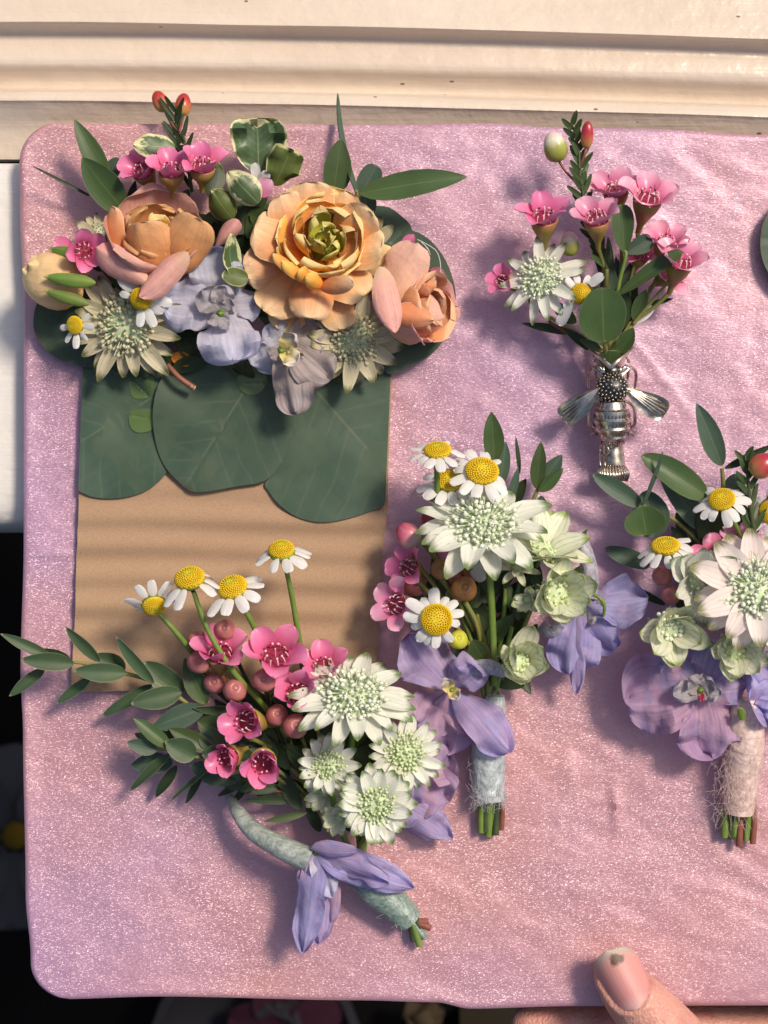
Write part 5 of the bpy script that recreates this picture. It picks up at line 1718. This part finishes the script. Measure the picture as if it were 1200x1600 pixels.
# ------------------------------------------------------------------ D: boutonniere cut by the right edge of the photo
D = thing('boutonniere', 'buttonhole with a pinkish white astrantia and tan fibre bound stem, at the right edge', 'boutonniere', P(1160, 1180, 0), GRP)
filler(D, 1130, 900, 80, 110, 30, 4, 10, 75, 22, seed=6, away=(1165, 1150))
filler(D, 1230, 930, 70, 110, 14, 4, 10, 75, 22, seed=7, away=(1165, 1150))
sprig(D, [(1128, 800, 10), (1130, 760, 13), (1128, 732, 15)], [4, 3.4, 3], [((1128, 728, 15), (1088, 630, 19), 34, 0, 14, 'leafgrey'), ((1132, 732, 14), (1210, 694, 17), 14, 10, 10, 'leafdark'), ((1150, 740, 9), (1142, 790, 9), 34, 0, 8, 'leafgrey')], 'stemy', 'leaf', 'lance')
sprig(D, [(1095, 850, 8), (1050, 810, 10), (1005, 790, 12)], [3.4, 3, 2.4], [((1104, 776, 15), (1002, 712, 18), 44, 10, 16, 'leaf'), ((1105, 830, 9), (1032, 740, 11), 36, 0, 12, 'leafgrey'), ((1002, 790, 13), (926, 740, 15), 28, -6, 12, 'leafgrey'), ((1003, 792, 15), (1036, 706, 22), 9, 40, 6, 'leafgrey'),
    ((1010, 836, 14), (1002, 790, 16), 64, 0, 6, 'leaf'), ((1020, 840, 10), (1010, 766, 11), 56, 0, 8, 'leafgrey'), ((1015, 885, 5), (945, 856, 4), 28, 0, 8, 'leafgrey'), ((1040, 945, 4), (962, 908, 4), 13, 0, 8, 'leafdark')], 'stemy', 'leaf', 'ovate')
for q in [((1120, 860), (1095, 790), 40, 9, 'leafdark'), ((1150, 850), (1120, 800), 40, 8, 'leafdark'), ((1100, 880), (1088, 780), 24, 7, 'leafgrey')]:
    leaf(D, (*q[0], q[3]), (*q[1], q[3] + 2), q[2], G[q[4]], 'lance', 12, .1, R.uniform(-20, 20))
needles(D, [(1180, 840, 15), (1172, 790, 17), (1168, 740, 18), (1164, 712, 18)], [4, 3.4, 2.6, 1.8], 16, 36, 9, lmat='leaf', spread=36, seed=21)
budtip(D, (1172, 738, 20), (1212, 716, 21), 38, 'budred')
stem(D, [(1180, 800, 13), (1200, 780, 14), (1215, 760, 14)], 3, G['stemd'])
daisy(D, 1128, 782, 20, 46, -.3, -.85, 12, -10, -24, .2, (), 21)
stem(D, [(1132, 794, 17), (1146, 815, 15), (1160, 840, 12)], [3.6, 4, 4], G['stem'])
daisy(D, 1040, 855, 19, 52, -.2, -1.7, 11, -16, -26, .4, (), 22)
stem(D, [(1042, 866, 15), (1055, 890, 13), (1070, 920, 10)], [3.6, 4, 4], G['stem'])
daisy(D, 1204, 800, 15, 44, -.6, -.3, 11, -4, -14, .2, (), 23)
ball(D, 1034, 900, 17, 15, 'ball'); ball(D, 1048, 929, 17, 15, 'ball', -.3, .2)
waxflower(D, 1120, 872, 14, 36, -.2, -.9, 30, .2, 'wax', 41)
waxflower(D, 1106, 898, 16, 30, -.3, -.2, 30, .2, 'wax', 42)
waxflower(D, 1160, 850, 12, 34, .1, -1.0, 26, .8, 'waxp', 43)
astrantia(D, 1182, 925, 24, 98, -.02, -.35, 10, 18, -16, .46, .40, 100, 'astp', 'head', seed=22, hs=.95, pr='ovate')
astrantia(D, 1088, 902, 17, 78, .3, .12, 7, 44, -6, .40, .55, 44, 'ast', 'head', seed=23, pr='ovate', n2=3, cupw=10)
astrantia(D, 1046, 980, 18, 72, .12, .22, 7, 48, 12, .40, .58, 36, 'astg', 'head', seed=24, pr='ovate', n2=4, cupw=20, hs=1.35)
astrantia(D, 1146, 1014, 17, 66, .10, .05, 7, 48, 20, .38, .58, 30, 'astg', 'headg', seed=25, pr='ovate', n2=4, cupw=20, hs=1.3)
delph(D, (1098, 1074, 13), [(976, 1092, 11, 128, 6, 16, .05, 'delm'), (1112, 1182, 10, 100, 0, 16, .04, 'delm'), (1050, 1010, 12, 84, 0, 16, .05, 'del'), (1122, 1006, 17, 62, -8, 30, -.1, 'del'), (1168, 1062, 11, 66, 0, 10, .05, 'del')], 'delm')
delph(D, (1094, 1078, 16), [(1050, 1084, 18, 34, 0, 10, .04, 'dele'), (1078, 1060, 19, 34, 0, 10, .04, 'dele'), (1112, 1060, 19, 34, 0, 10, .04, 'dele'), (1128, 1084, 18, 30, 0, 10, .04, 'dele'), (1098, 1098, 18, 9, 0, 10, .1, 'waxdk')], 'dele', pr='round')
delph(D, (1228, 1070, 15), [(1170, 1090, 15, 110, 0, 20, -.06, 'delb'), (1180, 1030, 15, 60, 0, 20, -.1, 'delb'), (1215, 1130, 13, 80, 0, 20, -.06, 'delb'), (1300, 1080, 12, 90, 0, 20, 0, 'delb')], 'delb')
leaf(D, (1162, 1126, 16), (1156, 1106, 17), 13, G['sepal'], 'round', 14, -.2, name='sepal')
for k, (x0, y1, rr, mt_) in enumerate([(1132, 1308, 6, 'stem'), (1142, 1310, 6, 'stemd'), (1155, 1322, 5.5, 'stemr'), (1166, 1312, 6, 'stem'), (1176, 1318, 5, 'stemr'), (1148, 1306, 6, 'stem')]):
    stem(D, [(1158 + (k - 3) * 3, 1200, 6), (x0 + 2, 1262, 4), (x0, y1, 2.8 - .6 * (k % 2))], rr, G[mt_])
wp = [(1168, 1090, 11), (1166, 1130, 10), (1164, 1165, 8.5), (1160, 1210, 6), (1154, 1270, 4.5)]
stem(D, wp, [22, 28, 30, 27, 23], G['tapeb'], 'binding', 14)
fibres(D, wp[2:], 28, 260, 'fibb', 5, .9, 46)
fibres(D, [(1150, 1190, 5), (1146, 1290, 4)], 32, 90, 'fibb', 6, 1.2, 46)

# ------------------------------------------------------------------ E: lower left boutonniere
E = thing('boutonniere', 'buttonhole of pink waxflower, tall daisies and long leafy sprig, lower left of board', 'boutonniere', P(520, 1260, 0), GRP)
filler(E, 440, 1165, 110, 75, 34, 4, 10, 75, 24, seed=9, away=(560, 1330))
filler(E, 560, 1210, 75, 80, 16, 4, 9, 60, 20, seed=10, away=(560, 1330))
filler(E, 570, 1190, 50, 60, 18, 6, 11, 60, 26, ('leafdark',), seed=18)
lf = 'myrtle'
sprig(E, [(380, 1150, 9), (310, 1110, 11), (272, 1085, 12), (236, 1064, 13), (196, 1052, 13), (130, 1036, 14), (112, 1036, 14)], [4.6, 4.2, 3.8, 3.4, 3.2, 2.8, 2.2], [
    ((116, 1037, 15), (32, 1030, 17), 28, 0, 8), ((80, 1026, 13), (0, 990, 15), 18, 6, 8), ((112, 1034, 12), (62, 1014, 13), 18, 0, 8, 'leafdark'), ((70, 1044, 11), (14, 1088, 12), 19, 0, 6), ((156, 1034, 15), (102, 979, 18), 20, -14, 6),
    ((198, 1052, 15), (114, 1048, 17), 30, 4, 8), ((196, 1046, 11), (148, 1022, 12), 30, 0, 8), ((142, 1058, 10), (88, 1100, 9), 17, 0, 8), ((240, 1068, 15), (180, 994, 18), 20, -14, 8), ((286, 1082, 12), (224, 1034, 13), 40, 0, 10),
    ((284, 1082, 15), (204, 1100, 17), 34, 6, 10), ((238, 1070, 10), (158, 1120, 8), 20, 0, 8), ((320, 1106, 13), (238, 1136, 12), 36, 0, 10, 'leafgrey'), ((322, 1100, 13), (288, 1028, 14), 34, 0, 10, 'leaf'), ((360, 1108, 12), (302, 1106, 14), 16, -30, 16), ((368, 1150, 12), (308, 1128, 12), 46, 0, 10, 'leaf')], 'stemy', lf)
sprig(E, [(400, 1190, 8), (350, 1195, 10), (318, 1186, 12), (270, 1172, 12), (246, 1170, 12)], [4.2, 3.8, 3.4, 3, 2.4], [
    ((306, 1182, 16), (258, 1158, 18), 38, 0, 8), ((266, 1168, 16), (208, 1122, 18), 24, 20, 8, 'leaf'), ((246, 1172, 15), (198, 1160, 16), 24, 0, 8, 'leafgrey'), ((246, 1160, 10), (210, 1146, 11), 16, 0, 8), ((270, 1190, 9), (204, 1196, 8), 34, 0, 8, 'leafgrey'),
    ((266, 1178, 13), (202, 1236, 10), 18, 30, 8), ((276, 1196, 9), (243, 1246, 5), 17, 0, 8, 'leafdark'), ((332, 1196, 12), (266, 1252, 8), 9, 40, 8), ((318, 1204, 9), (290, 1256, 5), 12, 0, 8, 'leafdark'), ((328, 1172, 13), (264, 1138, 14), 28, 10, 10, 'leaf'), ((300, 1160, 10), (238, 1135, 11), 22, 10, 8, 'leaf'),
    ((350, 1180, 14), (316, 1180, 15), 34, 0, 8), ((330, 1168, 13), (312, 1145, 13), 22, 10, 8, 'leafgrey'), ((376, 1216, 10), (296, 1196, 9), 40, 0, 10, 'leafgrey'), ((385, 1218, 9), (340, 1244, 6), 12, 0, 8, 'leafdark'), ((390, 1224, 8), (360, 1258, 5), 11, 0, 8, 'leafdark')], 'stemy', lf)
for q in [((405, 1130), (370, 1090), 34, 8, 'leafdark'), ((420, 1160), (330, 1140), 44, 8, 'leafdark'), ((440, 1230), (372, 1236), 16, 8, 'leafdark'), ((470, 1250), (380, 1250), 14, 8, 'leafdark'), ((480, 1270), (412, 1284), 12, 9, 'leaf'), ((500, 1300), (480, 1250), 20, 8, 'leafdark'), ((430, 1080), (432, 1040), 22, 10, 'leaf')]:
    leaf(E, (*q[0], q[3]), (*q[1], q[3] + 1), q[2], G[q[4]], 'lance', 12, .1, R.uniform(-20, 20))
needles(E, [(470, 1240, 8), (430, 1236, 8), (390, 1230, 7)], 2.6, 8, 30, 7, 'stemr', seed=31)
# daisies on their stems
for x, y, z, r, tx, ty, pts, sd, sp in [
    (240, 944, 22, 46, .35, 1.15, [(250, 960, 22), (275, 988, 21), (302, 1022, 17), (340, 1075, 12)], 31, .2),
    (297, 906, 27, 54, -.25, -1.4, [(303, 925, 26), (325, 985, 24), (365, 1050, 22), (410, 1100, 16), (450, 1150, 10)], 32, .5),
    (364, 920, 25, 54, -.45, -1.35, [(374, 936, 24), (392, 970, 22), (412, 1010, 18), (440, 1070, 12)], 33, .1),
    (440, 862, 25, 50, -.1, -1.6, [(446, 884, 23), (456, 930, 20), (467, 996, 16), (475, 1060, 11)], 34, .3)]:
    daisy(E, x, y, z, r, tx, ty, 10, -8, -18, sp, (), sd, dh=.24)
    stem(E, pts, [3.6, 4.2, 4.6, 4.8, 4.8][:len(pts)], G['stem'])
# waxflowers and buds
for (x, y, z, r, tx, ty, el, sp, sd, bx, by) in [
    (344, 1022, 20, 44, .05, -1.0, 48, .2, 51, 380, 1110), (430, 1026, 21, 49, .0, -.75, 52, .6, 52, 425, 1110), (506, 1044, 15, 41, -.1, -1.0, 44, .1, 53, 490, 1110),
    (466, 1086, 20, 43, -.35, -.5, 56, .9, 54, 470, 1150), (388, 1128, 21, 44, -.75, -.2, 56, .4, 55, 440, 1180), (358, 1182, 20, 37, -.5, .15, 60, .8, 56, 430, 1200),
    (411, 1190, 22, 42, .02, .25, 68, .2, 57, 440, 1220)]:
    waxflower(E, x, y, z, r, tx, ty, el, sp, 'wax', sd)
    stem(E, [(x + 4, y + 26, z - 7), ((x + bx) / 2, (y + by) / 2 + 10, 10), (bx, by, 8), (530, 1290, 7)], [3.6, 3.4, 3.4, 3.4], G['stemy'])
for x, y, z, r, mt_ in [(352, 984, 18, 16, 'ball'), (308, 1000, 17, 15, 'ball'), (311, 1035, 19, 18, 'ball'), (413, 1063, 22, 18, 'ball'), (367, 1079, 20, 18, 'ball'), (433, 1118, 18, 17, 'ball'), (461, 1135, 21, 19, 'ball'), (336, 1066, 14, 18, 'ball')]:
    ball(E, x, y, z, r, mt_, R.uniform(-.2, .2), R.uniform(-.5, -.1))
    stem(E, [(x + 2, y + 14, z - 3), ((x + 440) / 2, (y + 1180) / 2, 9), (460, 1200, 8)], [3.4, 3, 3], G['stemd'])
# astrantias
astrantia(E, 552, 1092, 23, 94, .10, -1.15, 9, 10, -12, .50, .34, 110, 'ast', 'head', seed=32)
astrantia(E, 513, 1196, 18, 52, -.12, -.2, 9, 30, -10, .56, .36, 70, 'ast', 'headg', seed=33, hs=1.15)
astrantia(E, 632, 1178, 17, 62, .22, -.1, 10, 18, -12, .48, .30, 70, 'ast', 'headg', seed=34, hs=1.1)
astrantia(E, 588, 1256, 23, 62, -.05, -.04, 11, 28, -10, .50, .40, 84, 'ast', 'headg', seed=35, hs=1.1, pr='ovate')
astrantia(E, 532, 1276, 15, 34, -.3, .1, 7, 50, 0, .4, .5, 20, 'astg', 'headg', seed=36, pr='ovate')
astrantia(E, 508, 1236, 10, 36, -.1, .2, 7, 30, 0, .4, .5, 20, 'astg', 'headg', seed=37, pr='ovate')
for q in [((552, 1120), (548, 1200)), ((513, 1220), (530, 1290)), ((620, 1200), (570, 1300)), ((588, 1280), (560, 1330))]:
    stem(E, [(*q[0], 14), ((q[0][0] + q[1][0]) / 2, (q[0][1] + q[1][1]) / 2, 12), (*q[1], 9), (570, 1380, 7)], [5, 5, 5, 5], G['stem'])
# delphiniums: behind on the right, and the hanging one below
delph(E, (640, 1210, 9), [(700, 1170, 7, 96, 0, 14, .04, 'delm'), (700, 1250, 6, 84, 0, 14, .04, 'delm'), (620, 1290, 8, 60, 0, 10, 0, 'del')], 'delm')
delph(E, (628, 1256, 9), [(704, 1308, 6, 60, 0, 26, -.2, 'del')], 'del', pr='ovate')
stem(E, [(358, 1244, 6), (374, 1272, 9), (398, 1300, 11), (440, 1324, 13), (484, 1344, 14)], [6, 12, 15, 18, 20], G['spurg'], 'spur', 12)
delph(E, (494, 1330, 15), [(474, 1488, 13, 50, 16, 30, -.16, 'delb'), (498, 1476, 8, 50, -16, 16, .05, 'del'), (608, 1376, 19, 52, 26, 34, -.14, 'del'), (646, 1388, 12, 54, -8, 50, -.16, 'delb'), (510, 1444, 8, 64, 0, 16, .05, 'delm'), (520, 1400, 14, 40, 0, 20, .1, 'delw')], 'del', pr='ovate')
leaf(E, (486, 1326, 17), (560, 1330, 21), 30, G['del'], 'ovate', 24, -.2, 20, .05, name='petal')
leaf(E, (520, 1352, 13), (548, 1372, 14), 26, G['dele'], 'ovate', 16, .1, 0, .05, name='petal')
wp = [(548, 1350, 9), (580, 1384, 8), (612, 1410, 6.5), (640, 1438, 5)]
stem(E, wp, [22, 27, 26, 22], G['taped'], 'binding', 14)
fibres(E, wp, 24, 70, 'fib', 9, .2, 18)
for k, (x, y) in enumerate([(646, 1470), (656, 1478), (664, 1466), (672, 1450), (668, 1440), (655, 1462)]):
    stem(E, [(620, 1416, 5), (640 + k * 2, 1438, 4), (x, y, 2.6)], [6, 6, 5.5], G[('stemd', 'stem', 'taped', 'stemr', 'stemr', 'stemd')[k]])
# hot glue threads caught on the cloth
mb = MB()

# ------------------------------------------------------------------ next pocket piece, only its leaf edge in view
Fp = thing('eucalyptus_leaf', 'dark round eucalyptus leaf entering at the right edge beside the pink waxflower', 'leaf', P(1225, 390, 1))
poly_leaf(Fp, [(1188, 375), (1192, 350), (1204, 328), (1230, 305), (1275, 300), (1320, 330), (1335, 390), (1315, 440), (1270, 465), (1225, 455), (1200, 425), (1190, 400)], 2.6, G['euc'], ((1335, 400), (1188, 372)), .0006, 'leaf_blade')
stem(Fp, [(1330, 398, 2.6), (1370, 405, 2.4), (1400, 400, 2)], [3, 3.4, 3.6], G['stemr'], 'stalk')

# ------------------------------------------------------------------ things on the floor far below, out of focus
def lowmat(name, c, r=.8):
    return simple(name, c, r, spec=.1)


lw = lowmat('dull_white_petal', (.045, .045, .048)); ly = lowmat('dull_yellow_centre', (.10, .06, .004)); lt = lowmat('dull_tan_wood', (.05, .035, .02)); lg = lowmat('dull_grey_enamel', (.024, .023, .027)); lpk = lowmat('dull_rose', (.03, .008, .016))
fz = FZ + .02
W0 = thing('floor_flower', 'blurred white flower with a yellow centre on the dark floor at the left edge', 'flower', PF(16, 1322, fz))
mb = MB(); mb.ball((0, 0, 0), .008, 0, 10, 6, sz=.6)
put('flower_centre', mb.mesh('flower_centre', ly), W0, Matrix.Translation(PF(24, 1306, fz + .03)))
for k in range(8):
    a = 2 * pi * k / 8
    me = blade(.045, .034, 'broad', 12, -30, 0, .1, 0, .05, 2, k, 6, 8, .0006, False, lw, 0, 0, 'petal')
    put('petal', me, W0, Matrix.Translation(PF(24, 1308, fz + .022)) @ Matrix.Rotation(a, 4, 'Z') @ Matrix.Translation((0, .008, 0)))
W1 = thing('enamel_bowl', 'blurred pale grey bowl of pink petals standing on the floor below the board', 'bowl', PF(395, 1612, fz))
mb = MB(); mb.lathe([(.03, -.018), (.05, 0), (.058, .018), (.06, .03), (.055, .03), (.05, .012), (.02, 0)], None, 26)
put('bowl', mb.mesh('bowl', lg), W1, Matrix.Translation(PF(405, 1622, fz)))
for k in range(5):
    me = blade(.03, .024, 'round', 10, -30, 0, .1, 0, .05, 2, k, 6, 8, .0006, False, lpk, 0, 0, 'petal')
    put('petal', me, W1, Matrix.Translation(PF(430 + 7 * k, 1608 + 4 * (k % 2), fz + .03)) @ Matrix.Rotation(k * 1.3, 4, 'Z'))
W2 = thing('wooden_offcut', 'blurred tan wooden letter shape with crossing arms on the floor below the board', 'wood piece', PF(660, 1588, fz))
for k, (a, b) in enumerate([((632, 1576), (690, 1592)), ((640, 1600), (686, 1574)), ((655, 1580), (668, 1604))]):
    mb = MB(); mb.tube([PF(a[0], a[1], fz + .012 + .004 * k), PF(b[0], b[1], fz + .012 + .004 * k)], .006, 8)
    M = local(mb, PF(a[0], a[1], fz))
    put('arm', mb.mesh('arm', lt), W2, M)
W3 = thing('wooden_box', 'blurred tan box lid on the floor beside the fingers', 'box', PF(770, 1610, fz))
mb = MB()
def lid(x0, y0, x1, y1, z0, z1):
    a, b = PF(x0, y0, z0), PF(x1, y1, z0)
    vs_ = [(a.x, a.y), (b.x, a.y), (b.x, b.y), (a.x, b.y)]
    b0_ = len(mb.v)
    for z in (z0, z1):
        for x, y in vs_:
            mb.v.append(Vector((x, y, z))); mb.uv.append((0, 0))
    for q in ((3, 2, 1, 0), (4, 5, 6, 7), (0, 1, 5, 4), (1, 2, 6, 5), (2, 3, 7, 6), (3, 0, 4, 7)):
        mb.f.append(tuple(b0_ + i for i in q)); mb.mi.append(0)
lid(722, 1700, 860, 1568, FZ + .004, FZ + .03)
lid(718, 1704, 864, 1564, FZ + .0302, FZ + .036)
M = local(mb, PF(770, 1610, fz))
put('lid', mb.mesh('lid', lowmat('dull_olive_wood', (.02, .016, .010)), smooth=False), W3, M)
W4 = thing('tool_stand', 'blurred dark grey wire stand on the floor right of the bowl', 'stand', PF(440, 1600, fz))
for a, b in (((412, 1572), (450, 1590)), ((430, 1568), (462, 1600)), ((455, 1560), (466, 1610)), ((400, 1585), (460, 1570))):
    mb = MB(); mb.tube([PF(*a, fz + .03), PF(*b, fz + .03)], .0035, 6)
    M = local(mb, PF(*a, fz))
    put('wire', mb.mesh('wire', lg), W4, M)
